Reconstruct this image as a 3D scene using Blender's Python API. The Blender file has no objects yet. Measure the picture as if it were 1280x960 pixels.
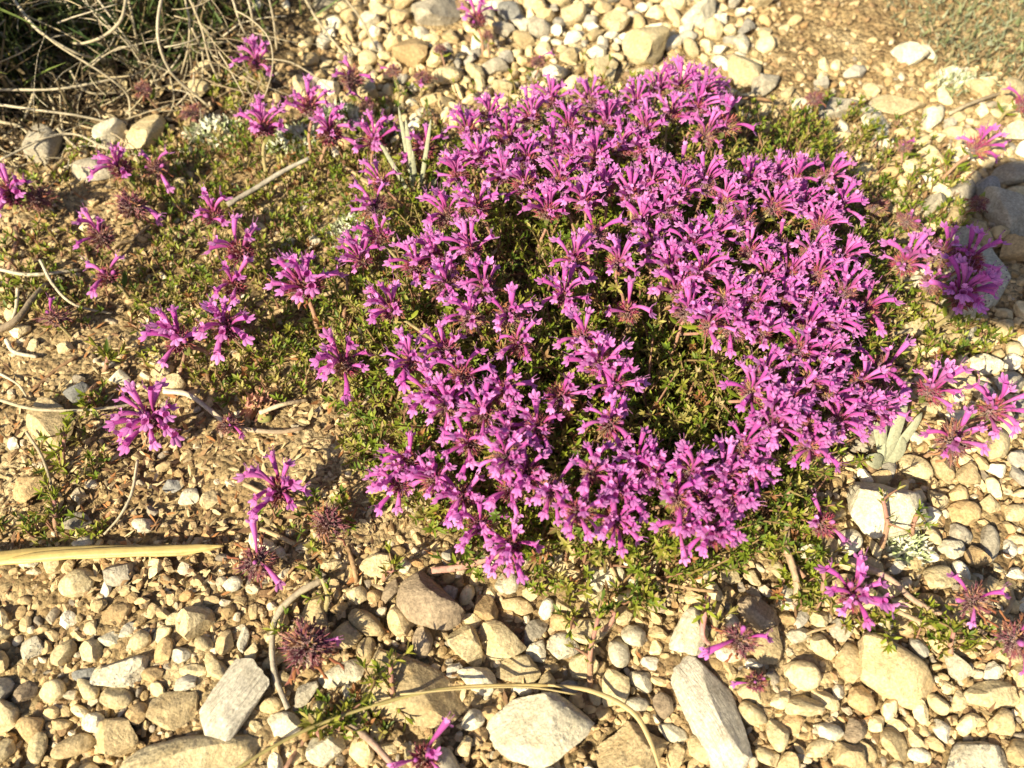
import bpy, math, random
import numpy as np
from mathutils import Vector, Matrix, Quaternion

random.seed(7)
rng = np.random.default_rng(11)
PI = math.pi
scene = bpy.context.scene
COL = scene.collection

# ------------------------------------------------------------------ camera
CAM_H = 0.30
PITCH = math.radians(57.0)
HFOV = math.radians(62.0)
cam_data = bpy.data.cameras.new('camera')
cam = bpy.data.objects.new('camera', cam_data)
COL.objects.link(cam)
cam.location = (0, 0, CAM_H)
cam.rotation_euler = (PI / 2 - PITCH, 0, 0)
cam_data.sensor_width = 36.0
cam_data.lens = 18.0 / math.tan(HFOV / 2)
cam_data.clip_start = 0.005
cam_data.clip_end = 200
cam_data.dof.use_dof = True
cam_data.dof.focus_distance = 0.325
cam_data.dof.aperture_fstop = 11.0
scene.camera = cam

TX = math.tan(HFOV / 2)
FWD = np.array([0, math.cos(PITCH), -math.sin(PITCH)])
UPV = np.array([0, math.sin(PITCH), math.cos(PITCH)])


def gz(x, y):
    """height of the ground"""
    return (0.0022 * np.sin(x * 31 + 1.0) * np.cos(y * 27 + 0.5) + 0.0014 * np.sin(x * 67 + y * 43)
            + 0.006 * np.exp(-((x - 0.02) ** 2 + (y - 0.21) ** 2) / 0.012))


def ray(px, py):
    u = (px - 640.0) / 640.0 * TX
    v = (480.0 - py) / 640.0 * TX
    return FWD + np.array([1.0, 0, 0]) * u + UPV * v


def at(px, py, h=0.0):
    """world point standing h above the ground"""
    d = ray(px, py)
    z = h
    for _ in range(4):
        t = (CAM_H - z) / -d[2]
        p = np.array([d[0] * t, d[1] * t, z])
        z = float(gz(p[0], p[1])) + h
    return p


def proj(P):
    P = np.asarray(P, float)
    r = P - np.array([0, 0, CAM_H])
    z = r @ FWD
    return 640 + r[..., 0] / z / TX * 640, 480 - (r @ UPV) / z / TX * 640


def px_size(px, py):
    """metres per pixel on the ground there"""
    a = at(px, py)
    return np.linalg.norm(a - np.array([0, 0, CAM_H])) * TX / 640 / 1.0 * 0.97


# ------------------------------------------------------------------ materials
def mat(name):
    m = bpy.data.materials.new(name)
    m.use_nodes = True
    nt = m.node_tree
    b = nt.nodes['Principled BSDF']
    return m, nt, b


def N(nt, kind, **kw):
    n = nt.nodes.new(kind)
    for k, v in kw.items():
        setattr(n, k, v)
    return n


def noise(nt, vec, scale, detail=6, rough=0.6, dist=0.0):
    n = N(nt, 'ShaderNodeTexNoise')
    n.inputs['Scale'].default_value = scale
    n.inputs['Detail'].default_value = detail
    n.inputs['Roughness'].default_value = rough
    n.inputs['Distortion'].default_value = dist
    nt.links.new(vec, n.inputs['Vector'])
    return n.outputs['Fac']


def ramp(nt, fac, stops):
    r = N(nt, 'ShaderNodeValToRGB')
    e = r.color_ramp.elements
    while len(e) > 1:
        e.remove(e[-1])
    e[0].position = stops[0][0]
    e[0].color = (*stops[0][1], 1)
    for p, c in stops[1:]:
        x = e.new(p)
        x.color = (*c, 1)
    nt.links.new(fac, r.inputs['Fac'])
    return r.outputs['Color']


def mix(nt, a, b, fac, mode='MIX'):
    m = N(nt, 'ShaderNodeMix', data_type='RGBA', blend_type=mode)
    for sock, v in ((m.inputs[6], a), (m.inputs[7], b)):
        if isinstance(v, tuple):
            sock.default_value = (*v, 1)
        else:
            nt.links.new(v, sock)
    if isinstance(fac, (int, float)):
        m.inputs[0].default_value = fac
    else:
        nt.links.new(fac, m.inputs[0])
    return m.outputs[2]


def bump(nt, b, h, dist, strength=1.0, prev=None):
    n = N(nt, 'ShaderNodeBump')
    n.inputs['Strength'].default_value = strength
    n.inputs['Distance'].default_value = dist
    nt.links.new(h, n.inputs['Height'])
    if prev is not None:
        nt.links.new(prev, n.inputs['Normal'])
    nt.links.new(n.outputs['Normal'], b.inputs['Normal'])
    return n.outputs['Normal']


def maprange(nt, v, a, b, c, d):
    n = N(nt, 'ShaderNodeMapRange')
    n.inputs['From Min'].default_value = a
    n.inputs['From Max'].default_value = b
    n.inputs['To Min'].default_value = c
    n.inputs['To Max'].default_value = d
    nt.links.new(v, n.inputs['Value'])
    return n.outputs['Result']


def value_scale(nt, col, fac):
    h = N(nt, 'ShaderNodeHueSaturation')
    nt.links.new(col, h.inputs['Color'])
    nt.links.new(fac, h.inputs['Value'])
    return h.outputs['Color']


def stone_mat(name, light, dark, stain, stain_amt=0.5, streak=False, speck=None):
    m, nt, b = mat(name)
    tc = N(nt, 'ShaderNodeTexCoord').outputs['Object']
    oi = N(nt, 'ShaderNodeObjectInfo').outputs['Random']
    n1 = noise(nt, tc, 55, 8, 0.62, 0.6)
    c = ramp(nt, n1, [(0.34, dark), (0.6, light)])
    n2 = noise(nt, tc, 95, 6, 0.7, 1.2)
    f = maprange(nt, n2, 0.52, 0.68, 0, stain_amt)
    c = mix(nt, c, stain, f)
    n3 = noise(nt, tc, 900, 4, 0.7)
    f3 = maprange(nt, n3, 0.35, 0.7, 0.6, 1.2)
    c = value_scale(nt, c, f3)
    if speck is not None:
        n4 = noise(nt, tc, 260, 5, 0.75, 1.5)
        f4 = maprange(nt, n4, 0.54, 0.6, 0, 0.85)
        c = mix(nt, c, speck, f4)
    hgt = noise(nt, tc, 330, 7, 0.65)
    if streak:
        mp = N(nt, 'ShaderNodeMapping')
        mp.inputs['Scale'].default_value = (0.35, 3.2, 1.0)
        nt.links.new(tc, mp.inputs['Vector'])
        w = noise(nt, mp.outputs['Vector'], 260, 6, 0.7, 0.8)
        fw = maprange(nt, w, 0.56, 0.66, 0, 0.55)
        c = mix(nt, c, (0.13, 0.11, 0.09), fw)
        nb = bump(nt, b, w, 0.0012, 0.8)
        c = value_scale(nt, c, maprange(nt, oi, 0, 1, 0.85, 1.12))
        nt.links.new(c, b.inputs['Base Color'])
        bump(nt, b, hgt, 0.0005, 0.7, nb)
    else:
        c = value_scale(nt, c, maprange(nt, oi, 0, 1, 0.78, 1.15))
        nt.links.new(c, b.inputs['Base Color'])
        nb = bump(nt, b, n1, 0.0026, 1.0)
        bump(nt, b, hgt, 0.0009, 0.9, nb)
    b.inputs['Roughness'].default_value = 0.85
    b.inputs['Specular IOR Level'].default_value = 0.25
    return m


STONE = {
    'cream': stone_mat('cream_limestone', (0.72, 0.61, 0.39), (0.54, 0.42, 0.23), (0.52, 0.36, 0.18), 0.4),
    'white': stone_mat('white_limestone', (0.78, 0.72, 0.57), (0.60, 0.53, 0.38), (0.46, 0.36, 0.22), 0.35),
    'tan': stone_mat('tan_limestone', (0.63, 0.50, 0.30), (0.46, 0.34, 0.18), (0.42, 0.27, 0.13), 0.45),
    'orange': stone_mat('ochre_stone', (0.60, 0.44, 0.24), (0.47, 0.32, 0.16), (0.34, 0.18, 0.08), 0.4),
    'brown': stone_mat('brown_stone', (0.46, 0.36, 0.25), (0.30, 0.23, 0.16), (0.26, 0.17, 0.10), 0.4),
    'grey': stone_mat('grey_stone', (0.50, 0.45, 0.36), (0.32, 0.28, 0.22), (0.36, 0.29, 0.19), 0.4),
    'slate': stone_mat('blue_grey_stone', (0.40, 0.39, 0.36), (0.20, 0.20, 0.20), (0.30, 0.26, 0.20), 0.35),
    'streak': stone_mat('streaked_white_stone', (0.70, 0.65, 0.55), (0.50, 0.45, 0.36), (0.42, 0.34, 0.22), 0.3, streak=True),
    'speck': stone_mat('speckled_stone', (0.66, 0.60, 0.47), (0.42, 0.37, 0.28), (0.50, 0.36, 0.14), 0.5, speck=(0.07, 0.07, 0.08)),
}


def attr_mat(name, rough=0.8, transl=0.0, var=0.25, nscale=700, bumpd=0.0, spec=0.2, sheen=0.0, vary=False):
    m, nt, b = mat(name)
    a = N(nt, 'ShaderNodeAttribute', attribute_name='Col').outputs['Color']
    geo = N(nt, 'ShaderNodeTexCoord').outputs['Object']
    n = noise(nt, geo, nscale, 4, 0.65)
    c = value_scale(nt, a, maprange(nt, n, 0.3, 0.7, 1 - var, 1 + var))
    if vary:       # every corolla has its own shade, from fresh violet pink to faded
        oi = N(nt, 'ShaderNodeObjectInfo').outputs['Random']
        wn = N(nt, 'ShaderNodeTexWhiteNoise', noise_dimensions='1D')
        nt.links.new(oi, wn.inputs['W'])
        hs = N(nt, 'ShaderNodeHueSaturation')
        nt.links.new(c, hs.inputs['Color'])
        nt.links.new(maprange(nt, oi, 0, 1, 0.488, 0.508), hs.inputs['Hue'])
        nt.links.new(maprange(nt, wn.outputs['Value'], 0, 1, 0.90, 1.06), hs.inputs['Saturation'])
        nt.links.new(maprange(nt, wn.outputs['Value'], 0, 1, 1.14, 0.84), hs.inputs['Value'])
        c = hs.outputs['Color']
    nt.links.new(c, b.inputs['Base Color'])
    b.inputs['Roughness'].default_value = rough
    b.inputs['Specular IOR Level'].default_value = spec
    if sheen:
        b.inputs['Sheen Weight'].default_value = sheen
    if bumpd:
        bump(nt, b, n, bumpd)
    if transl:
        out = nt.nodes['Material Output']
        tr = N(nt, 'ShaderNodeBsdfTranslucent')
        nt.links.new(c, tr.inputs['Color'])
        mx = N(nt, 'ShaderNodeMixShader')
        mx.inputs[0].default_value = transl
        nt.links.new(b.outputs[0], mx.inputs[1])
        nt.links.new(tr.outputs[0], mx.inputs[2])
        nt.links.new(mx.outputs[0], out.inputs['Surface'])
    return m


M_GRAVEL = attr_mat('gravel', 0.88, 0, 0.3, 420, 0.0012)
M_LEAF = attr_mat('thyme_leaf', 0.5, 0.25, 0.18, 500, 0, 0.35)
M_LITTER = attr_mat('plant_litter', 0.85, 0.08, 0.25, 900, 0.0002)
M_PETAL = attr_mat('petal', 0.62, 0.34, 0.14, 1500, 0, 0.15, 0.15, vary=True)
M_CALYX = attr_mat('calyx', 0.75, 0.12, 0.22, 900, 0, 0.2, 0.2)
M_STEM = attr_mat('stem_skin', 0.75, 0, 0.28, 700, 0.0003)
M_TWIG = attr_mat('dry_bark', 0.7, 0, 0.3, 500, 0.0005, 0.3)
M_STRAW = attr_mat('straw', 0.45, 0.1, 0.14, 260, 0.0002, 0.4)


def soil_material():
    m, nt, b = mat('stony_soil')
    tc = N(nt, 'ShaderNodeTexCoord').outputs['Object']
    n1 = noise(nt, tc, 22, 8, 0.65, 0.4)
    c = ramp(nt, n1, [(0.3, (0.20, 0.125, 0.065)), (0.48, (0.38, 0.275, 0.145)), (0.66, (0.58, 0.455, 0.27))])
    v = N(nt, 'ShaderNodeTexVoronoi')
    v.inputs['Scale'].default_value = 420
    v.inputs['Randomness'].default_value = 1
    nt.links.new(tc, v.inputs['Vector'])
    cc = N(nt, 'ShaderNodeSeparateColor')
    nt.links.new(v.outputs['Color'], cc.inputs[0])
    c = value_scale(nt, c, maprange(nt, cc.outputs[0], 0, 1, 0.62, 1.3))
    n2 = noise(nt, tc, 240, 6, 0.7)
    c = mix(nt, c, (0.19, 0.11, 0.06), maprange(nt, n2, 0.5, 0.7, 0, 0.7))
    # shade under the far left shrub, painted into the soil as a dark tone
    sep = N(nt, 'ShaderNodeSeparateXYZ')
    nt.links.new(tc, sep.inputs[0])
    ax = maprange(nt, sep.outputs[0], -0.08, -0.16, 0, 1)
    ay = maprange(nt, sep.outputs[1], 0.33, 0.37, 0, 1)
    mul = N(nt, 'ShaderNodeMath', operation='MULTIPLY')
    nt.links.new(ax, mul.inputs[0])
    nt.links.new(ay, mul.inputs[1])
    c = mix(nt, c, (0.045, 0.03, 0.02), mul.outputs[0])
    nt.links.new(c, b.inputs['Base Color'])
    nb = bump(nt, b, n2, 0.003, 1.0)
    inv = maprange(nt, v.outputs['Distance'], 0, 0.7, 1, 0)
    nb = bump(nt, b, inv, 0.0016, 0.9, nb)
    b.inputs['Roughness'].default_value = 0.95
    b.inputs['Specular IOR Level'].default_value = 0.1
    return m


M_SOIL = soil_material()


# ------------------------------------------------------------------ mesh building
def mesh_from(name, V, F, material, cols=None, smooth=True):
    """V (n,3) array; F list/array of faces (all quads, all tris or mixed list)"""
    me = bpy.data.meshes.new(name)
    V = np.asarray(V, dtype=np.float32)
    if isinstance(F, np.ndarray):
        nf, k = F.shape
        me.vertices.add(len(V))
        me.vertices.foreach_set('co', V.ravel())
        me.loops.add(nf * k)
        me.loops.foreach_set('vertex_index', F.astype(np.int32).ravel())
        me.polygons.add(nf)
        me.polygons.foreach_set('loop_start', np.arange(0, nf * k, k, dtype=np.int32))
        me.polygons.foreach_set('loop_total', np.full(nf, k, dtype=np.int32))
        me.update(calc_edges=True)
    else:
        me.from_pydata([tuple(map(float, v)) for v in V], [], [tuple(map(int, f)) for f in F])
    if smooth:
        me.polygons.foreach_set('use_smooth', np.ones(len(me.polygons), dtype=bool))
    if cols is not None:
        a = me.color_attributes.new('Col', 'FLOAT_COLOR', 'POINT')
        c = np.ones((len(V), 4), dtype=np.float32)
        c[:, :3] = np.asarray(cols, dtype=np.float32)
        a.data.foreach_set('color', c.ravel())
    me.materials.append(material)
    me.validate()
    if material.name.endswith(('limestone', 'stone', 'gravel')):
        me.set_sharp_from_angle(angle=math.radians(24))
    return me


class MB:
    """collects tubes and blades (lists) for one mesh"""

    def __init__(s):
        s.V, s.F, s.C = [], [], []

    def add(s, V, F, C):
        o = len(s.V)
        s.V.extend([tuple(v) for v in V])
        s.F.extend([tuple(i + o for i in f) for f in F])
        if isinstance(C, tuple):
            s.C.extend([C] * len(V))
        else:
            s.C.extend(C)

    def tube(s, pts, rad, col, sides=6, cap=True, flat=1.0):
        pts = [np.asarray(p, float) for p in pts]
        n = len(pts)
        if not hasattr(rad, '__len__'):
            rad = [rad] * n
        V, C = [], []
        up = np.array([0, 0, 1.0])
        prev = None
        for i in range(n):
            t = pts[min(i + 1, n - 1)] - pts[max(i - 1, 0)]
            t = t / (np.linalg.norm(t) + 1e-12)
            if prev is None:
                a = np.cross(t, up)
                if np.linalg.norm(a) < 0.1:
                    a = np.cross(t, [1.0, 0, 0])
            else:
                a = prev - t * (prev @ t)
            a /= np.linalg.norm(a) + 1e-12
            prev = a
            b = np.cross(t, a)
            for k in range(sides):
                th = 2 * PI * k / sides
                V.append(pts[i] + rad[i] * (math.cos(th) * a + flat * math.sin(th) * b))
                C.append(col if isinstance(col, tuple) else col[i])
        F = []
        for i in range(n - 1):
            for k in range(sides):
                k2 = (k + 1) % sides
                F.append((i * sides + k, i * sides + k2, (i + 1) * sides + k2, (i + 1) * sides + k))
        if cap:
            F.append(tuple(range(sides))[::-1])
            F.append(tuple((n - 1) * sides + k for k in range(sides)))
        s.add(V, F, C)

    def blade(s, base, d, side, L, W, col, curl=0.0, fold=0.25, segs=3, shape=None, nrm=None):
        """a leaf: base point, direction, side vector; folded along its midrib"""
        base = np.asarray(base, float)
        d = np.asarray(d, float); d = d / np.linalg.norm(d)
        side = np.asarray(side, float); side = side - d * (side @ d); side /= np.linalg.norm(side) + 1e-12
        n = np.cross(side, d)
        V, F = [], []
        for i in range(segs + 1):
            t = i / segs
            w = (shape(t) if shape else math.sin(PI * (0.12 + 0.86 * t)) ** 0.8) * W / 2
            if i == segs:
                w *= 0.25
            c = base + d * (L * t) * (1 - 0.25 * abs(curl) * t) + n * (curl * L * t * t)
            V += [c - side * w + n * w * fold, c, c + side * w + n * w * fold]
        for i in range(segs):
            a = i * 3
            F += [(a, a + 1, a + 4, a + 3), (a + 1, a + 2, a + 5, a + 4)]
        s.add(V, F, col)

    def mesh(s, name, m, smooth=True):
        return mesh_from(name, np.array(s.V), s.F, m, np.array(s.C), smooth)


def put(name, me, parent=None, loc=(0, 0, 0), rot=None, scale=None):
    o = bpy.data.objects.new(name, me)
    COL.objects.link(o)
    o.location = loc
    if rot is not None:
        o.rotation_mode = 'QUATERNION'
        o.rotation_quaternion = rot
    if scale is not None:
        o.scale = scale if hasattr(scale, '__len__') else (scale,) * 3
    if parent:
        o.parent = parent
    return o


def tag(o, label=None, cat=None, group=None, kind=None):
    if label: o['label'] = label
    if cat: o['category'] = cat
    if group: o['group'] = group
    if kind: o['kind'] = kind
    return o


def smooth_path(pts, n):
    """Catmull-Rom through points"""
    P = [np.asarray(p, float) for p in pts]
    if len(P) == 2:
        return [P[0] + (P[1] - P[0]) * t for t in np.linspace(0, 1, n)]
    P = [2 * P[0] - P[1]] + P + [2 * P[-1] - P[-2]]
    out = []
    m = len(P) - 3
    for i in range(n):
        u = i / (n - 1) * m
        k = min(int(u), m - 1)
        t = u - k
        a, b, c, d = P[k:k + 4]
        out.append(0.5 * ((2 * b) + (c - a) * t + (2 * a - 5 * b + 4 * c - d) * t * t + (3 * b - a - 3 * c + d) * t ** 3))
    return out


def sines(P, seed, freq, octaves=4, gain=0.55):
    """cheap vectorised smooth noise on points (n,3) -> (n,)"""
    r = np.random.default_rng(seed)
    out = np.zeros(len(P))
    amp = 1.0
    for o in range(octaves):
        for _ in range(3):
            k = r.normal(size=3)
            k *= freq / np.linalg.norm(k)
            out += amp / 3 * np.sin(P @ k + r.uniform(0, 6.28))
        amp *= gain
        freq *= 2.0
    return out


# ------------------------------------------------------------------ ground
def axis(lo, hi, step, far):
    c = list(np.arange(lo, hi, step))
    s = step
    a = [c[-1]]
    while a[-1] < far:
        s *= 1.35
        a.append(a[-1] + s)
    s = step
    b = [c[0]]
    while b[-1] > -far:
        s *= 1.35
        b.append(b[-1] - s)
    return np.array(b[1:][::-1] + c + a[1:])


xs = axis(-0.46, 0.46, 0.0021, 40)
ys = axis(-0.02, 0.62, 0.0021, 40)
X, Y = np.meshgrid(xs, ys)
Z = gz(X, Y)
P3 = np.stack([X.ravel(), Y.ravel(), np.zeros(X.size)], 1)
near = np.clip(1.5 - np.maximum(np.abs(P3[:, 0]) / 0.6, np.abs(P3[:, 1] - 0.3) / 0.5), 0, 1)
far_h = np.clip(np.hypot(P3[:, 0], P3[:, 1]) - 1.0, 0, 1)
crumb = sines(P3, 5, 260, 4, 0.7) * 0.0009 + sines(P3, 6, 90, 3, 0.6) * 0.0012
crumb += rng.normal(0, 0.00045, len(P3))
Zf = np.where(far_h > 0, 0, Z.ravel()) + crumb * near
V = np.stack([X.ravel(), Y.ravel(), Zf], 1)
ny, nx = X.shape
idx = np.arange(nx * ny).reshape(ny, nx)
F = np.stack([idx[:-1, :-1].ravel(), idx[:-1, 1:].ravel(), idx[1:, 1:].ravel(), idx[1:, :-1].ravel()], 1)
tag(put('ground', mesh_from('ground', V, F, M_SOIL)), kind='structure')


# ------------------------------------------------------------------ stones
import bmesh


def ico(sub):
    bm = bmesh.new()
    bmesh.ops.create_icosphere(bm, subdivisions=sub, radius=1.0)
    V = np.array([v.co[:] for v in bm.verts])
    F = np.array([[v.index for v in f.verts] for f in bm.faces])
    bm.free()
    return V, F


ICO = {s: ico(s) for s in (1, 2, 3, 4, 5)}


def stone_shape(seed, sub, dims, angular=0.5):
    r = np.random.default_rng(seed)
    V, F = ICO[sub]
    V = V.copy()
    p = 2.0 + 0.7 * angular * r.random()
    nrm = (np.abs(V) ** p).sum(1) ** (1 / p)
    V = V / nrm[:, None]
    A = r.normal(size=(3, 3)) * 0.15
    V = V + V @ A
    for _ in range(int(4 + 11 * angular)):
        n = r.normal(size=3)
        n[2] *= 0.8
        n /= np.linalg.norm(n)
        d = r.uniform(0.48, 0.80) if angular > 0.6 else r.uniform(0.6, 0.88) if angular > 0.35 else r.uniform(0.74, 0.94)
        s = V @ n - d
        V -= np.outer(np.where(s > 0, s * 0.97, 0), n)
    V = V / ((V.max(0) - V.min(0)) / 2) - ((V.max(0) + V.min(0)) / (V.max(0) - V.min(0)))
    disp = sines(V, seed + 3, 2.2, 2, 0.5) * (0.07 + 0.03 * (1 - angular))
    if sub >= 3:
        disp += sines(V, seed + 4, 7, 4, 0.7) * 0.022 * (0.4 + angular)
        ridge = 1 - np.abs(sines(V * [1, 1, 1.5], seed + 5, 3.5, 2, 0.6))
        disp -= np.clip(ridge - 0.93, 0, 1) * 0.4 * angular
    V = V * (1 + disp)[:, None]
    return V * np.asarray(dims), F


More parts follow.
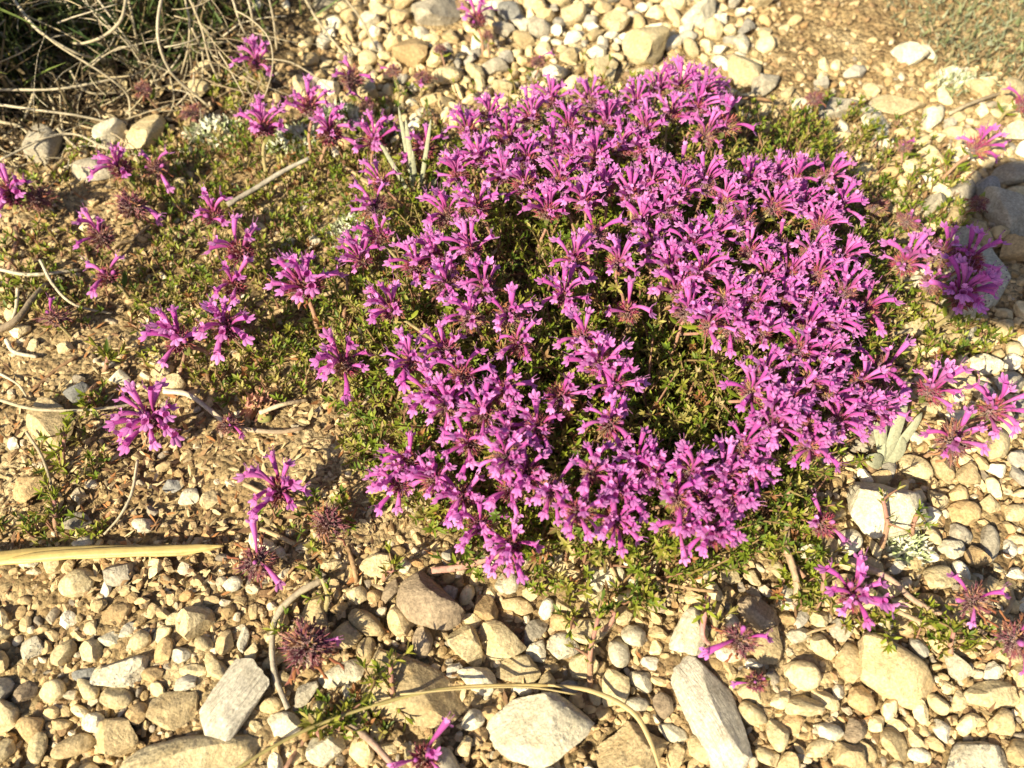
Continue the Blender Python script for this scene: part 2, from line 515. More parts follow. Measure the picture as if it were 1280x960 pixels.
# x, y, length, width (photo pixels), image angle, colour, angularity, height factor, label
BIG = [
    (677, 915, 128, 100, 0, 'white', .75, .55, 'largest white angular boulder at the near edge, below the dry grass arc'),
    (886, 882, 160, 74, -58, 'streak', .75, .45, 'long white slab with dark grain lines, lying slantwise at the near edge'),
    (792, 934, 88, 76, 0, 'tan', .6, .45, 'flat tan grey rock between the white boulder and the long grained slab'),
    (236, 948, 160, 74, 4, 'cream', .6, .5, 'big cream rock cut by the near edge below the tilted grey slab'),
    (292, 876, 106, 64, 52, 'streak', .75, .42, 'tilted grey white slab with cracks, left of the lone grey twig'),
    (148, 838, 68, 44, 0, 'speck', .85, .45, 'rectangular grey stone with a dark blue stain in the near left gravel'),
    (112, 842, 40, 16, 12, 'slate', .6, .4, 'thin dark blue sliver against the stained rectangular stone'),
    (38, 808, 36, 30, 25, 'speck', .7, .5, 'small grey stone with a black end near the left edge'),
    (216, 890, 62, 52, 10, 'tan', .7, .35, 'flat wedge shaped tan stone just left of the tilted grey slab'),
    (147, 921, 54, 50, 20, 'tan', .5, .55, 'blunt tan cobble above the big cream rock of the near left corner'),
    (513, 862, 132, 108, -38, 'tan', .75, .3, 'large flat yellow tan slab striped by plant shadows under the dry grass arc'),
    (537, 756, 92, 64, -40, 'brown', .5, .6, 'big brownish boulder below the reddish creeping stem, biggest near the flowers'),
    (583, 809, 54, 42, -62, 'cream', .6, .55, 'upright cream stone right of the yellow tan slab top'),
    (629, 800, 56, 50, 0, 'cream', .8, .5, 'pentagonal cream stone in the middle of the near gravel'),
    (647, 836, 52, 38, 0, 'cream', .6, .5, 'layered cream stone directly above the dry grass arc'),
    (702, 776, 30, 28, 0, 'orange', .5, .6, 'orange stone leaning on a mottled cream one, right of the pentagonal stone'),
    (703, 806, 40, 36, 10, 'speck', .4, .5, 'mottled cream stone directly under the orange one'),
    (667, 790, 42, 24, 55, 'grey', .7, .5, 'notched grey cream stone touching the pentagonal cream stone'),
    (608, 762, 38, 32, -35, 'orange', .6, .6, 'ochre stone right of the big brownish boulder'),
    (598, 852, 44, 40, 10, 'white', .6, .5, 'white stone crossed by the dry grass arc'),
    (528, 801, 38, 28, 80, 'brown', .2, .6, 'smooth dark brown egg shaped pebble below the brownish boulder'),
    (500, 776, 38, 32, 70, 'tan', .3, .6, 'smooth tan pebble pressed against the left of the brownish boulder'),
    (459, 778, 52, 30, -28, 'tan', .3, .6, 'elongated tan pebble, second left of the brownish boulder'),
    (434, 791, 36, 36, 0, 'tan', .4, .6, 'round tan pebble right of the purple dried thyme head'),
    (457, 812, 34, 26, 80, 'tan', .25, .6, 'egg shaped yellow brown pebble above the flat grey white stone'),
    (429, 842, 60, 32, 24, 'white', .6, .45, 'flat grey white stone right of the purple dried thyme head'),
    (471, 708, 44, 32, 0, 'cream', .4, .6, 'cream stone with a stem shadow above the row of small pebbles'),
    (447, 743, 28, 26, 0, 'cream', .4, .6, 'small cream pebble under the shadowed cream stone'),
    (488, 738, 32, 20, 60, 'brown', .5, .5, 'narrow brown pebble left of the boulder tip'),
    (468, 745, 20, 18, 0, 'orange', .2, .6, 'tiny ochre pebble between the narrow brown and small cream pebbles'),
    (395, 768, 46, 40, 60, 'tan', .6, .4, 'flat triangular tan stone right of the grey twig top'),
    (328, 681, 32, 28, -60, 'white', .7, .6, 'bright pale cube like stone just below the isolated flower head'),
    (98, 727, 38, 38, 70, 'cream', .3, .6, 'bright cream pebble just below the straw blade'),
    (150, 716, 36, 26, 15, 'grey', .4, .6, 'greyish oval pebble touching the straw blade'),
    (146, 768, 42, 26, 15, 'orange', .5, .4, 'flat orange tan stone in the left soil'),
    (140, 798, 26, 22, -20, 'white', .4, .6, 'blunt pale pebble above the stained rectangular stone'),
    (205, 813, 30, 28, 30, 'orange', .4, .6, 'conical ochre pebble right of the stained rectangular stone'),
    (228, 819, 24, 22, 0, 'white', .5, .6, 'white cube like pebble with a blue tint beside the conical ochre one'),
    (255, 805, 24, 22, 0, 'cream', .3, .6, 'round cream pebble right of the white cube like one'),
    (281, 802, 36, 24, 75, 'tan', .4, .6, 'upright tan pebble above the long cream one'),
    (269, 832, 50, 26, -55, 'cream', .6, .55, 'long cream pebble leaning on the tilted grey slab'),
    (192, 843, 28, 22, 0, 'orange', .2, .6, 'smooth yellow ochre pebble, right of the stained stone corner'),
    (241, 838, 36, 18, -5, 'cream', .5, .6, 'oblong cream pebble above the striped grey one'),
    (232, 853, 32, 20, 25, 'streak', .6, .6, 'striped grey pebble between the stained stone and the tilted slab'),
    (66, 863, 32, 30, 0, 'cream', .3, .6, 'pale rounded pebble left of the cream lump under the stained stone'),
    (147, 872, 40, 30, 0, 'cream', .5, .6, 'cream lump directly under the stained rectangular stone'),
    (172, 890, 32, 28, 60, 'orange', .2, .6, 'glossy ochre pebble left of the flat wedge stone'),
    (40, 910, 36, 32, 20, 'orange', .3, .6, 'large ochre pebble in the near left corner'),
    (95, 931, 52, 34, 5, 'tan', .4, .5, 'broad pinkish tan pebble near the left corner'),
    (5, 895, 40, 44, 0, 'cream', .4, .5, 'cream stone cut by the left edge of the picture'),
    (355, 906, 46, 34, 0, 'white', .5, .6, 'white stone touched by the grass stalk, right of the tilted slab'),
    (338, 882, 30, 24, 35, 'tan', .2, .6, 'egg shaped brown tan pebble at the foot of the grey twig'),
    (291, 925, 26, 22, 0, 'brown', .3, .6, 'dull brown pebble under the shaded foot of the tilted slab'),
    (865, 788, 60, 46, 70, 'white', .7, .5, 'pointed cream white stone above the long grained slab'),
    (948, 766, 60, 36, -42, 'brown', .5, .6, 'dark shaded grey brown stone right of the hairy pink stem'),
    (1003, 843, 46, 38, -50, 'cream', .5, .6, 'yellow cream stone alone on fine soil left of the smooth twin rock'),
    (1110, 640, 98, 72, -18, 'white', .85, .55, 'large pale block of rock under the silver leaved plant'),
    (1060, 676, 34, 30, -50, 'white', .5, .6, 'white stone with a leaf shadow at the lower left of the pale block'),
    (1118, 838, 112, 70, -18, 'tan', .4, .45, 'large smooth yellow tan rock in the near right soil'),
    (1062, 828, 46, 42, 70, 'tan', .35, .5, 'rounded grey tan rock joined to the left of the large smooth one'),
    (1236, 868, 58, 40, 12, 'cream', .6, .5, 'cream block below the dried heads at the right edge'),
    (1200, 875, 30, 22, 70, 'cream', .5, .5, 'small cream stone left of the cream block'),
    (1252, 902, 36, 34, -20, 'tan', .5, .6, 'rounded tan stone under the cream block'),
    (1216, 948, 80, 50, 0, 'speck', .8, .5, 'black and white speckled rock in the near right corner'),
    (1148, 944, 30, 20, 0, 'white', .2, .6, 'white oval pebble left of the speckled rock'),
    (1119, 930, 50, 34, -55, 'tan', .5, .5, 'tan stone left of the white oval pebble'),
    (1120, 906, 30, 20, 0, 'cream', .7, .5, 'pale square pebble above the tan stone'),
    (1205, 642, 36, 34, 0, 'orange', .3, .5, 'smooth yellow stone right of the pale block'),
    (1200, 668, 34, 22, -20, 'grey', .5, .5, 'flat grey stone just under the smooth yellow one'),
    (1189, 687, 34, 24, 0, 'white', .3, .5, 'whitish oval pebble below the flat grey stone'),
    (1236, 630, 30, 22, 0, 'cream', .7, .5, 'square edged cream stone right of the smooth yellow stone'),
    (1268, 640, 30, 24, 0, 'cream', .6, .5, 'cream stone nearest the right edge, level with the pale block'),
    (1236, 680, 26, 44, 0, 'grey', .6, .5, 'long shaded grey stone right of the smooth yellow one'),
    (941, 893, 42, 28, -25, 'cream', .3, .6, 'cream pebble right of the middle of the grained slab'),
    (972, 918, 42, 30, -55, 'cream', .4, .6, 'yellow cream pebble right of the grained slab foot'),
    (1023, 935, 36, 26, -10, 'cream', .5, .6, 'angular cream pebble near the bottom edge, right of the yellow cream one'),
    (958, 945, 30, 24, -20, 'cream', .4, .6, 'pale pebble at the bottom edge beside the grained slab foot'),
    (802, 849, 32, 28, -20, 'white', .7, .6, 'chipped white stone above the mottled dark pebble'),
    (797, 880, 34, 20, -5, 'speck', .3, .6, 'dark mottled oval pebble right of the grass arc'),
    (840, 916, 38, 22, -28, 'white', .7, .6, 'pale wedge between the flat tan grey rock and the grained slab'),
    (878, 938, 44, 32, -20, 'cream', .4, .6, 'cream pebble under the lower left side of the grained slab'),
    (845, 945, 40, 26, 80, 'tan', .4, .6, 'upright tan pebble right of the flat tan grey rock'),
    (1240, 346, 78, 46, 80, 'white', .8, .4, 'bluish white block standing in the shade at the right edge'),
    (1264, 216, 54, 34, 10, 'grey', .5, .5, 'grey boulder in shade at the upper right edge'),
    (1236, 243, 36, 28, 0, 'slate', .4, .5, 'blue grey stone left of the shaded cobble group'),
    (1262, 268, 52, 48, 0, 'grey', .4, .5, 'large shaded grey cobble under the grey boulder'),
    (1136, 66, 42, 28, 0, 'white', .8, .5, 'bright white block on the far right soil'),
    (1160, 66, 20, 18, 0, 'white', .5, .5, 'small white stone touching the bright far block'),
    (1046, 134, 50, 24, 15, 'grey', .6, .5, 'wedge shaped grey rock behind the far green shoots'),
    (1092, 152, 34, 40, 0, 'white', .5, .3, 'pale flat stone right of the wedge shaped grey rock'),
    (1120, 128, 60, 32, 5, 'cream', .5, .3, 'broad cream stone on the far right, beyond the grey wedge'),
    (66, 530, 66, 56, -55, 'tan', .8, .45, 'cracked cream brown rock crossed by twig shadows at the left edge'),
    (98, 490, 34, 26, 20, 'slate', .3, .5, 'smooth blue grey stone right above the cracked rock'),
    (149, 470, 30, 20, 0, 'white', .4, .5, 'bright yellow white pebble on the left soil'),
    (202, 466, 28, 22, 0, 'cream', .4, .5, 'cream pebble under the left pair of flower heads'),
    (219, 480, 28, 24, 0, 'cream', .5, .5, 'cream pebble crossed by a thin dark stem'),
    (216, 607, 26, 18, 30, 'slate', .6, .5, 'blue grey pebble, leftmost of three in a row on the left soil'),
    (238, 620, 24, 22, 0, 'white', .5, .5, 'pale pebble, middle of three in a row on the left soil'),
    (263, 622, 26, 22, 80, 'cream', .4, .5, 'cream pebble, rightmost of three in a row on the left soil'),
    (96, 651, 34, 26, 20, 'grey', .4, .5, 'pale grey oval stone above the straw blade'),
    (178, 655, 26, 20, 0, 'white', .5, .5, 'shining white pebble above the straw blade'),
    (38, 612, 40, 34, 0, 'orange', .5, .5, 'yellow brown stone among shoots at the left'),
    (513, 66, 54, 36, 0, 'orange', .4, .5, 'orange brown rock behind the far buds'),
    (545, 18, 76, 40, 0, 'grey', .5, .5, 'big grey tan rock at the far edge, left of the far flower'),
    (770, 28, 44, 30, 0, 'cream', .5, .5, 'cream rock at the far edge behind the mat'),
    (806, 62, 66, 46, 0, 'cream', .6, .5, 'large pale cream rock behind the far edge of the mat'),
    (752, 86, 52, 40, 0, 'cream', .5, .5, 'cream rock behind the mat, left of the largest pale one'),
    (695, 90, 44, 34, 0, 'white', .5, .5, 'whitish rock beside the tall far bud'),
    (928, 88, 54, 36, -10, 'cream', .4, .5, 'broad cream rock behind the mat corner'),
    (903, 77, 40, 16, -35, 'white', .3, .5, 'slim white pebble beside the broad cream rock'),
    (872, 16, 52, 36, 0, 'white', .4, .5, 'white rock at the far edge'),
    (640, 14, 46, 26, 0, 'slate', .5, .5, 'bluish rock at the far edge right of the far flower'),
    (715, 18, 40, 26, 0, 'cream', .5, .5, 'cream rock on the far edge, right of the bluish rock'),
    (955, 105, 30, 40, 70, 'grey', .5, .5, 'greyish stone by the far dark green shoots'),
    (137, 168, 42, 30, 10, 'white', .5, .5, 'white stone under the dry stems on the left'),
    (182, 166, 50, 36, 65, 'cream', .4, .5, 'cream stone with stem shadows under the dry stems'),
    (120, 212, 54, 26, 0, 'grey', .5, .5, 'grey white stone behind the leftmost pair of flower heads'),
    (52, 182, 50, 36, 0, 'grey', .5, .5, 'dull grey stone under the tangle of dry stems'),
    (656, 322, 36, 32, 0, 'brown', .3, .6, 'pinkish brown stone glimpsed through the flowers'),
    (764, 721, 34, 30, 20, 'white', .6, .5, 'pale angular stone right of a hanging flower below the mat'),
    (743, 724, 34, 26, 80, 'white', .3, .5, 'white stone directly behind the lowest hanging flower'),
    (708, 710, 40, 20, -28, 'cream', .2, .5, 'smooth oblong cream pebble below the mat'),
    (690, 694, 30, 26, 0, 'grey', .6, .5, 'pale rough stone above the smooth oblong pebble'),
    (737, 744, 34, 24, -10, 'cream', .6, .5, 'chipped cream stone below the white one behind the hanging flower'),
    (636, 728, 34, 30, 0, 'white', .4, .5, 'whitish stone behind two hanging flowers below the mat'),
    (645, 756, 44, 22, -15, 'tan', .5, .5, 'flat tan stone right under the hanging flowers'),
    (706, 758, 34, 18, -30, 'cream', .4, .5, 'slim cream stone above the orange one'),
    (560, 742, 26, 24, 0, 'grey', .5, .5, 'pale stone with a bright spot right of the boulder top'),
    (740, 786, 60, 40, -10, 'cream', .5, .35, 'broad cream stone behind the upright green shoot'),
    (1150, 300, 0, 0, 0, '', 0, 0, None),
    (1178, 452, 0, 0, 0, '', 0, 0, None),
    (1232, 455, 40, 22, 0, 'white', .5, .5, 'white stone behind the right group of heads'),
    (1262, 476, 34, 32, -40, 'grey', .6, .5, 'grey white stone at the right edge above a flower head'),
]
BIG = [b for b in BIG if b[8]]
placed = []          # x, y, r  (world)
n_things = 0


def place_stone(px, py, L, W, ang, colr, angular, hf, label, seed, sub=4, short=None):
    ca, sa = math.cos(math.radians(ang)), math.sin(math.radians(ang))
    a0, a1 = at(px - ca * L / 2, py + sa * L / 2), at(px + ca * L / 2, py - sa * L / 2)
    b0, b1 = at(px - sa * W / 2, py - ca * W / 2), at(px + sa * W / 2, py + ca * W / 2)
    la, lb = np.linalg.norm(a1 - a0) / 2, np.linalg.norm(b1 - b0) / 2
    la, lb = max(la, 0.0015) * 1.02, max(lb, 0.0015) * 0.93
    hz = min(la, lb) * hf * 1.6
    hd = math.atan2(a1[1] - a0[1], a1[0] - a0[0])
    V, F = stone_shape(seed, sub, (la, lb, hz), angular)
    me = mesh_from('stone', V, F, STONE[colr])
    c = at(px, py + L * 0.02, hz * 0.35)
    o = put('stone' if max(la, lb) > 0.009 else 'pebble', me, None, (c[0], c[1], float(gz(c[0], c[1])) + hz * 0.35))
    r = random.Random(seed)
    o.rotation_euler = (r.uniform(-.14, .14), r.uniform(-.14, .14), hd)
    tag(o, label, 'stone' if max(la, lb) > 0.009 else 'pebble', 'stones and pebbles lying on the soil')
    placed.append((c[0], c[1], la, lb, hd))
    return o


SEEDS = {0: 777, 4: 778, 10: 781}
for i, b in enumerate(BIG):
    b = list(b)
    if b[1] < 120 and 450 < b[0] < 1000:      # the far gravel is angular
        b[2], b[3], b[6] = b[2] * .8, b[3] * .8, .85
    place_stone(*b, seed=SEEDS.get(i, 100 + i), sub=5 if b[2] > 85 else 4)


def inside_placed(x, y, r, slack=0.8):
    for (cx, cy, la, lb, hd) in placed:
        dx, dy = x - cx, y - cy
        m = max(la, lb) + r
        if abs(dx) > m or abs(dy) > m:
            continue
        u = dx * math.cos(hd) + dy * math.sin(hd)
        v = -dx * math.sin(hd) + dy * math.cos(hd)
        if (u / (la + r * slack)) ** 2 + (v / (lb + r * slack)) ** 2 < 1:
            return True
    return False


def ell(px, py, cx, cy, rx, ry):
    return max(0.0, 1 - ((px - cx) / rx) ** 2 - ((py - cy) / ry) ** 2)


def stony(px, py):
    """(how much coarse gravel, typical pixel size) from the photo's layout"""
    # dense mat: nearly none
    if ell(px, py, 770, 400, 330, 300) > 0.05:
        return 0.12, 13
    if py > 765 - (0 if px > 420 else -0):
        if px < 420 and py < 790:
            return 0.45, 14
        return 1.0, 22
    if px > 1040 and py > 400:
        return 0.95, 19
    if px > 1190 and py > 150:
        return 0.95, 24
    if py > 690 and px > 420:
        return 0.9, 19
    if py > 690:
        return 0.5, 14
    if 380 < px < 960 and py < 170:
        return 1.0, 13.5
    if px > 1040 and 100 < py <= 400:
        return 0.7, 18
    if px >= 930 and py <= 130:
        return 0.16, 9
    if px < 420 and py < 170:
        return 0.25, 12
    return 0.33, 11


cells = {}
CS = 0.006


def grid_hit(x, y, r, k):
    R = int((r * 2.2) / CS) + 1
    ix, iy = int(x // CS), int(y // CS)
    for a in range(ix - R, ix + R + 1):
        for c in range(iy - R, iy + R + 1):
            for (qx, qy, qr) in cells.get((a, c), ()):
                if (qx - x) ** 2 + (qy - y) ** 2 < ((qr + r) * k) ** 2:
                    return True
    return False


auto = []
R = random.Random(21)
tiers = [(1.55, 500, 0.92), (1.15, 2500, 0.92), (0.8, 8000, 0.9), (0.5, 26000, 0.82), (0.3, 60000, 0.75)]
JOBS = [(m, t, k, (-260, 1540, -160, 1090)) for m, t, k in tiers[:2]]
JOBS += [(1.9, 260, .95, (400, 960, -40, 170)), (1.4, 900, .92, (400, 960, -40, 170)), (1.0, 2600, .9, (400, 960, -60, 175)), (.7, 4000, .88, (400, 960, -60, 175)),
         (.95, 2500, .9, (-40, 1320, 700, 1000)), (.95, 1500, .9, (1040, 1320, 120, 800))]
JOBS += [(m, t, k, (-260, 1540, -160, 1090)) for m, t, k in tiers[2:]]
for mul, tries, k, (x0, x1, y0, y1) in JOBS:
    for _ in range(tries):
        px, py = R.uniform(x0, x1), R.uniform(y0, y1)
        dens, size = stony(px + R.gauss(0, 38), py + R.gauss(0, 16))
        if R.random() > dens * (1.0 if mul > 0.5 else 1.15):
            continue
        p = at(px, max(py, -160))
        s = size * mul * R.uniform(0.8, 1.25) * px_size(px, py) / 2
        if s < 0.0011 or s > 0.02:
            continue
        if mul > 0.4 and inside_placed(p[0], p[1], s, 0.75):
            continue
        if mul <= 0.4 and inside_placed(p[0], p[1], s, -0.3):
            continue
        if grid_hit(p[0], p[1], s, k):
            continue
        cells.setdefault((int(p[0] // CS), int(p[1] // CS)), []).append((p[0], p[1], s))
        auto.append((p[0], p[1], s, px, py))

KIND_P = [('cream', .47), ('tan', .20), ('orange', .04), ('white', .20), ('grey', .07), ('brown', .02)]


def pick_kind(r):
    u = r.random()
    for k, p in KIND_P:
        if u < p:
            return k
        u -= p
    return 'cream'


def seen(px, py):
    return -5 < px < 1285 and -5 < py < 965 and ell(px, py, 770, 400, 300, 290) <= 0


auto.sort(key=lambda a: -(a[2] / px_size(a[3], a[4])) * (1 if seen(a[3], a[4]) else 0.001))
N_IND = 285 - len(BIG)
ORD = ['nearest', 'second nearest', 'third nearest', 'fourth nearest', 'fifth nearest', 'sixth nearest', 'seventh nearest', 'eighth nearest', 'ninth nearest', 'tenth nearest']
# landmarks that a reader of the photo can find
LAND = [(677, 915, 'largest white near boulder'), (886, 882, 'long grained white slab'), (292, 876, 'tilted grey slab'),
        (148, 838, 'stained rectangular stone'), (537, 756, 'big brownish boulder'), (513, 862, 'flat yellow tan slab'),
        (1110, 640, 'large pale block'), (1118, 838, 'large smooth yellow rock'), (1216, 948, 'speckled corner rock'),
        (140, 690, 'straw blade'), (66, 530, 'cracked left rock'), (806, 62, 'large pale far rock'), (513, 66, 'orange brown far rock'),
        (1240, 346, 'bluish shaded block'), (1136, 66, 'bright white far block'), (948, 766, 'dark shaded stone'),
        (236, 948, 'big cream corner rock'), (629, 800, 'pentagonal cream stone'), (1003, 843, 'lone yellow cream stone'),
        (1046, 134, 'grey wedge rock'), (360, 610, 'isolated lower left flower head'), (792, 934, 'flat tan grey rock'),
        (40, 910, 'large ochre corner pebble'), (1205, 642, 'smooth yellow right stone'), (1264, 216, 'grey boulder in shade'),
        (628, 14, 'bluish far rock'), (182, 166, 'shadow striped cream stone'), (872, 16, 'white far edge rock')]
COLW = {'cream': 'cream', 'tan': 'tan', 'orange': 'ochre', 'white': 'whitish', 'grey': 'grey', 'brown': 'brown'}


def direction(dx, dy):
    a = math.degrees(math.atan2(-dy, dx)) % 360
    return ['right of', 'upper right of', 'above', 'upper left of', 'left of', 'lower left of', 'below', 'lower right of'][int((a + 22.5) // 45) % 8]


R = random.Random(5)
ind = []
for a in auto[:N_IND]:
    k = pick_kind(R)
    angular = R.choice([.3, .5, .7, .85, 1.0])
    lm = min(LAND, key=lambda l: (l[0] - a[3]) ** 2 + (l[1] - a[4]) ** 2)
    ind.append((a, k, angular, lm))
keyed = {}
for it in ind:
    a, k, angular, lm = it
    d = direction(a[3] - lm[0], a[4] - lm[1])
    form = 'smooth' if angular < .4 else 'angular'
    keyed.setdefault((k, form, d, lm[2]), []).append(it)
lab = {}
for (k, form, d, lmn), items in keyed.items():
    items.sort(key=lambda it: (it[0][3] - it[3][0]) ** 2 + (it[0][4] - it[3][1]) ** 2)
    for j, it in enumerate(items):
        o = '' if len(items) == 1 else ORD[j] + ' '
        lab[id(it)] = f'{o}{form} {COLW[k]} pebble lying {d} the {lmn}'
for i, it in enumerate(ind):
    a, k, angular, lm = it
    r = random.Random(3000 + i)
    e = r.uniform(1.0, 1.45)
    s = a[2]
    V, F = stone_shape(3000 + i, 3, (s * e, s / e * 1.1, s * r.uniform(.6, .95)), angular)
    me = mesh_from('pebble', V, F, STONE[k])
    o = put('pebble', me, None, (a[0], a[1], float(gz(a[0], a[1])) + s * r.uniform(.3, .6)))
    o.rotation_euler = (r.uniform(-.35, .35), r.uniform(-.35, .35), r.uniform(0, 6.28))
    tag(o, lab[id(it)], 'pebble', 'stones and pebbles lying on the soil')

GCOL = {'cream': (0.68, 0.56, 0.34), 'tan': (0.56, 0.43, 0.24), 'orange': (0.52, 0.36, 0.19), 'white': (0.72, 0.66, 0.53),
        'grey': (0.38, 0.35, 0.30), 'brown': (0.30, 0.20, 0.12)}


def bulk_stones(items, sub, name, seed, cf=None):
    """many small stones in one mesh, numpy only"""
    r = np.random.default_rng(seed)
    lib = [stone_shape(seed * 7 + q, sub, (1, 1, 1), (.3, .55, .75, .9, 1)[q % 5]) for q in range(30)]
    nv = len(lib[0][0])
    F0 = lib[0][1]
    VV, FF, CC = [], [], []
    for i, (x, y, s, *_r) in enumerate(items):
        V = lib[r.integers(30)][0]
        e = r.uniform(1, 1.5)
        V = V * [s * e, s / e * 1.1, s * r.uniform(.55, .95)]
        a, b, c = r.uniform(-.6, .6), r.uniform(-.5, .5), r.uniform(0, 6.28)
        Mx = np.array(Matrix.Rotation(c, 3, 'Z') @ Matrix.Rotation(a, 3, 'X') @ Matrix.Rotation(b, 3, 'Y'))
        V = V @ Mx.T + [x, y, float(gz(x, y)) + s * r.uniform(0.1, .6)]
        VV.append(V)
        FF.append(F0 + i * nv)
        col = np.array(GCOL[pick_kind(random.Random(int(r.integers(1 << 30))))]) if cf is None else cf(r)
        col = col * r.uniform(.75, 1.18) * ((0.78, 0.72, 0.66) if s < .0026 else (1, 1, 1))
        CC.append(np.tile(col, (nv, 1)))
    o = put(name, mesh_from(name, np.concatenate(VV), np.concatenate(FF), M_GRAVEL, np.concatenate(CC)))
    return o


rest = auto[N_IND:]
bigrest = [a for a in rest if a[2] > 0.0028]
smallrest = [a for a in rest if a[2] <= 0.0028]
print('bigrest', len(bigrest))
tag(bulk_stones(bigrest, 3, 'gravel', 71), 'mixed cream and tan gravel between the larger stones', 'gravel', kind='stuff')
tag(bulk_stones(smallrest, 2, 'fine_gravel', 72), 'fine tan grit filling the gaps between the pebbles', 'fine gravel', kind='stuff')
# soil crumbs everywhere
crumbs = []
for _ in range(15000):
    px, py = R.uniform(-200, 1480), R.uniform(-150, 1060)
    p = at(px, py)
    crumbs.append((p[0], p[1], R.uniform(0.0006, 0.0016) * (1.3 if py < 200 else 1)))
SO = [(0.47, 0.36, 0.21), (0.55, 0.44, 0.28), (0.38, 0.27, 0.16), (0.62, 0.52, 0.35)]
tag(bulk_stones(crumbs, 1, 'soil_crumbs', 73, lambda r: np.array(SO[r.integers(4)])), 'loose crumbs of tan soil scattered everywhere', 'soil crumbs', kind='stuff')

# ------------------------------------------------------------------ plant mat
def lerp(a, b, t): return a + (b - a) * t


def mat_h(px, py):
    """height of the cushion of thyme above the soil (m)"""
    return 0.030 * min(1.0, 1.6 * ell(px, py, 770, 395, 370, 360)) ** 0.6


VEG = [  # cx, cy, rx, ry, density of shoots
    (780, 400, 330, 330, 1.0), (980, 400, 150, 170, 0.8), (500, 330, 170, 220, .85), (620, 560, 200, 120, .7),
    (330, 380, 180, 140, .62), (230, 230, 90, 70, .95), (330, 220, 150, 70, .7), (400, 250, 120, 60, .8),
    (1000, 180, 110, 60, 1.0), (1110, 260, 100, 110, .95), (1130, 420, 110, 60, .7), (1175, 430, 90, 30, .8),
    (955, 640, 60, 60, .7), (1000, 700, 40, 80, .6), (80, 350, 110, 70, .5), (120, 480, 50, 40, .12),
    (85, 580, 60, 60, .16), (60, 665, 80, 22, .35), (440, 900, 60, 30, .9), (640, 690, 60, 30, .25), (740, 700, 140, 60, .35),
    (1110, 775, 90, 18, .55), (1190, 800, 60, 20, .5), (410, 660, 40, 40, .4), (640, 130, 70, 40, .25),
    (130, 200, 60, 25, .6), (350, 650, 40, 60, .12), (850, 700, 60, 50, .4), (300, 120, 40, 40, .6), (60, 250, 60, 40, .3),
]


def veg(px, py):
    d = 0
    for cx, cy, rx, ry, w in VEG:
        e = ell(px, py, cx, cy, rx, ry)
        if e > 0:
            d = max(d, w * min(1, e * 2.5))
    return d


GREENS = [(0.16, 0.215, 0.022), (0.225, 0.27, 0.028), (0.10, 0.155, 0.02), (0.26, 0.265, 0.04), (0.34, 0.30, 0.09), (0.11, 0.16, 0.024)]
DRYC = [(0.34, 0.25, 0.12), (0.42, 0.33, 0.18), (0.26, 0.16, 0.08), (0.30, 0.14, 0.06)]


def leaf_shape(t):
    return [0.35, 0.8, 1.0, 0.35][min(3, int(t * 3 + 0.01))]


def shoot(mb, base, top, r, big=1.0, dry=False, stem=True, levels=None):
    base, top = np.asarray(base), np.asarray(top)
    ax = top - base
    L = np.linalg.norm(ax)
    ax = ax / L
    g = r.choice(GREENS[:5] if not dry else DRYC)
    if stem:
        mb.tube([base, (base + top) / 2 + np.array([r.uniform(-1, 1), r.uniform(-1, 1), 0]) * L * .08, top], [.0006, .0005, .0003],
                r.choice([(0.30, 0.20, 0.10), (0.24, 0.18, 0.07), (0.33, 0.18, 0.12)]), 4, False)
    lv = levels or max(1, min(5, int(L / 0.0055)))
    ref = np.cross(ax, [0.3, 1, 0.1])
    ref /= np.linalg.norm(ref)
    oth = np.cross(ax, ref)
    for k in range(lv):
        t = 1 - k * 0.0042 / L
        if t < 0.1:
            break
        c = base + (top - base) * t
        n = r.choice([4, 5, 6]) if k < 2 else r.choice([3, 4])
        a0 = r.uniform(0, 6.28)
        for q in range(n):
            a = a0 + q * 2 * PI / n + r.uniform(-.25, .25)
            out = math.cos(a) * ref + math.sin(a) * oth
            el = (1.1 - 0.5 * k + r.uniform(-.3, .3)) if k < 2 else r.uniform(-.1, .4)
            d = out * math.cos(el) + ax * math.sin(el)
            col = tuple(np.array(g if r.random() < .8 else r.choice(GREENS + DRYC[:1])) * r.uniform(.8, 1.2))
            ll = r.uniform(0.0025, 0.0046) * big
            mb.blade(c, d, np.cross(out, ax), ll, ll * r.uniform(.20, .30), col, curl=-r.uniform(0, .25), fold=.35, segs=3, shape=leaf_shape)


class FastLeaves(MB):
    pass


R = random.Random(99)
fol = MB()
cnt = 0
NSHOOT = 6200
while cnt < NSHOOT:
    px, py = R.uniform(-60, 1340), R.uniform(20, 940)
    if R.random() > veg(px, py):
        continue
    if py > 180 and 0 < px < 1280 and inside_placed(*at(px, py)[:2], 0.0, 0) and R.random() < .85:
        continue
    H = max(mat_h(px, py), 0.0) * R.uniform(.3, .98) + R.uniform(0.003, 0.008)
    b = at(px, py)
    if mat_h(px, py) > 0.005:      # shift so the shoot stands under its picture position
        b = at(px, py, H)
        b[2] = float(gz(b[0], b[1]))
    lean = np.array([R.uniform(-1, 1), R.uniform(-1, 1), 0]) * H * .45
    top = b + lean + [0, 0, H]
    shoot(fol, b + [0, 0, max(0, H - 0.018)], top, R, 1.0, R.random() < .16, True, 2 if R.random() < .5 else 3)
    cnt += 1
tag(put('thyme_foliage', fol.mesh('thyme_foliage', M_LEAF)), 'low carpet of tiny green thyme leaves around and beneath the flowers', 'foliage', kind='stuff')

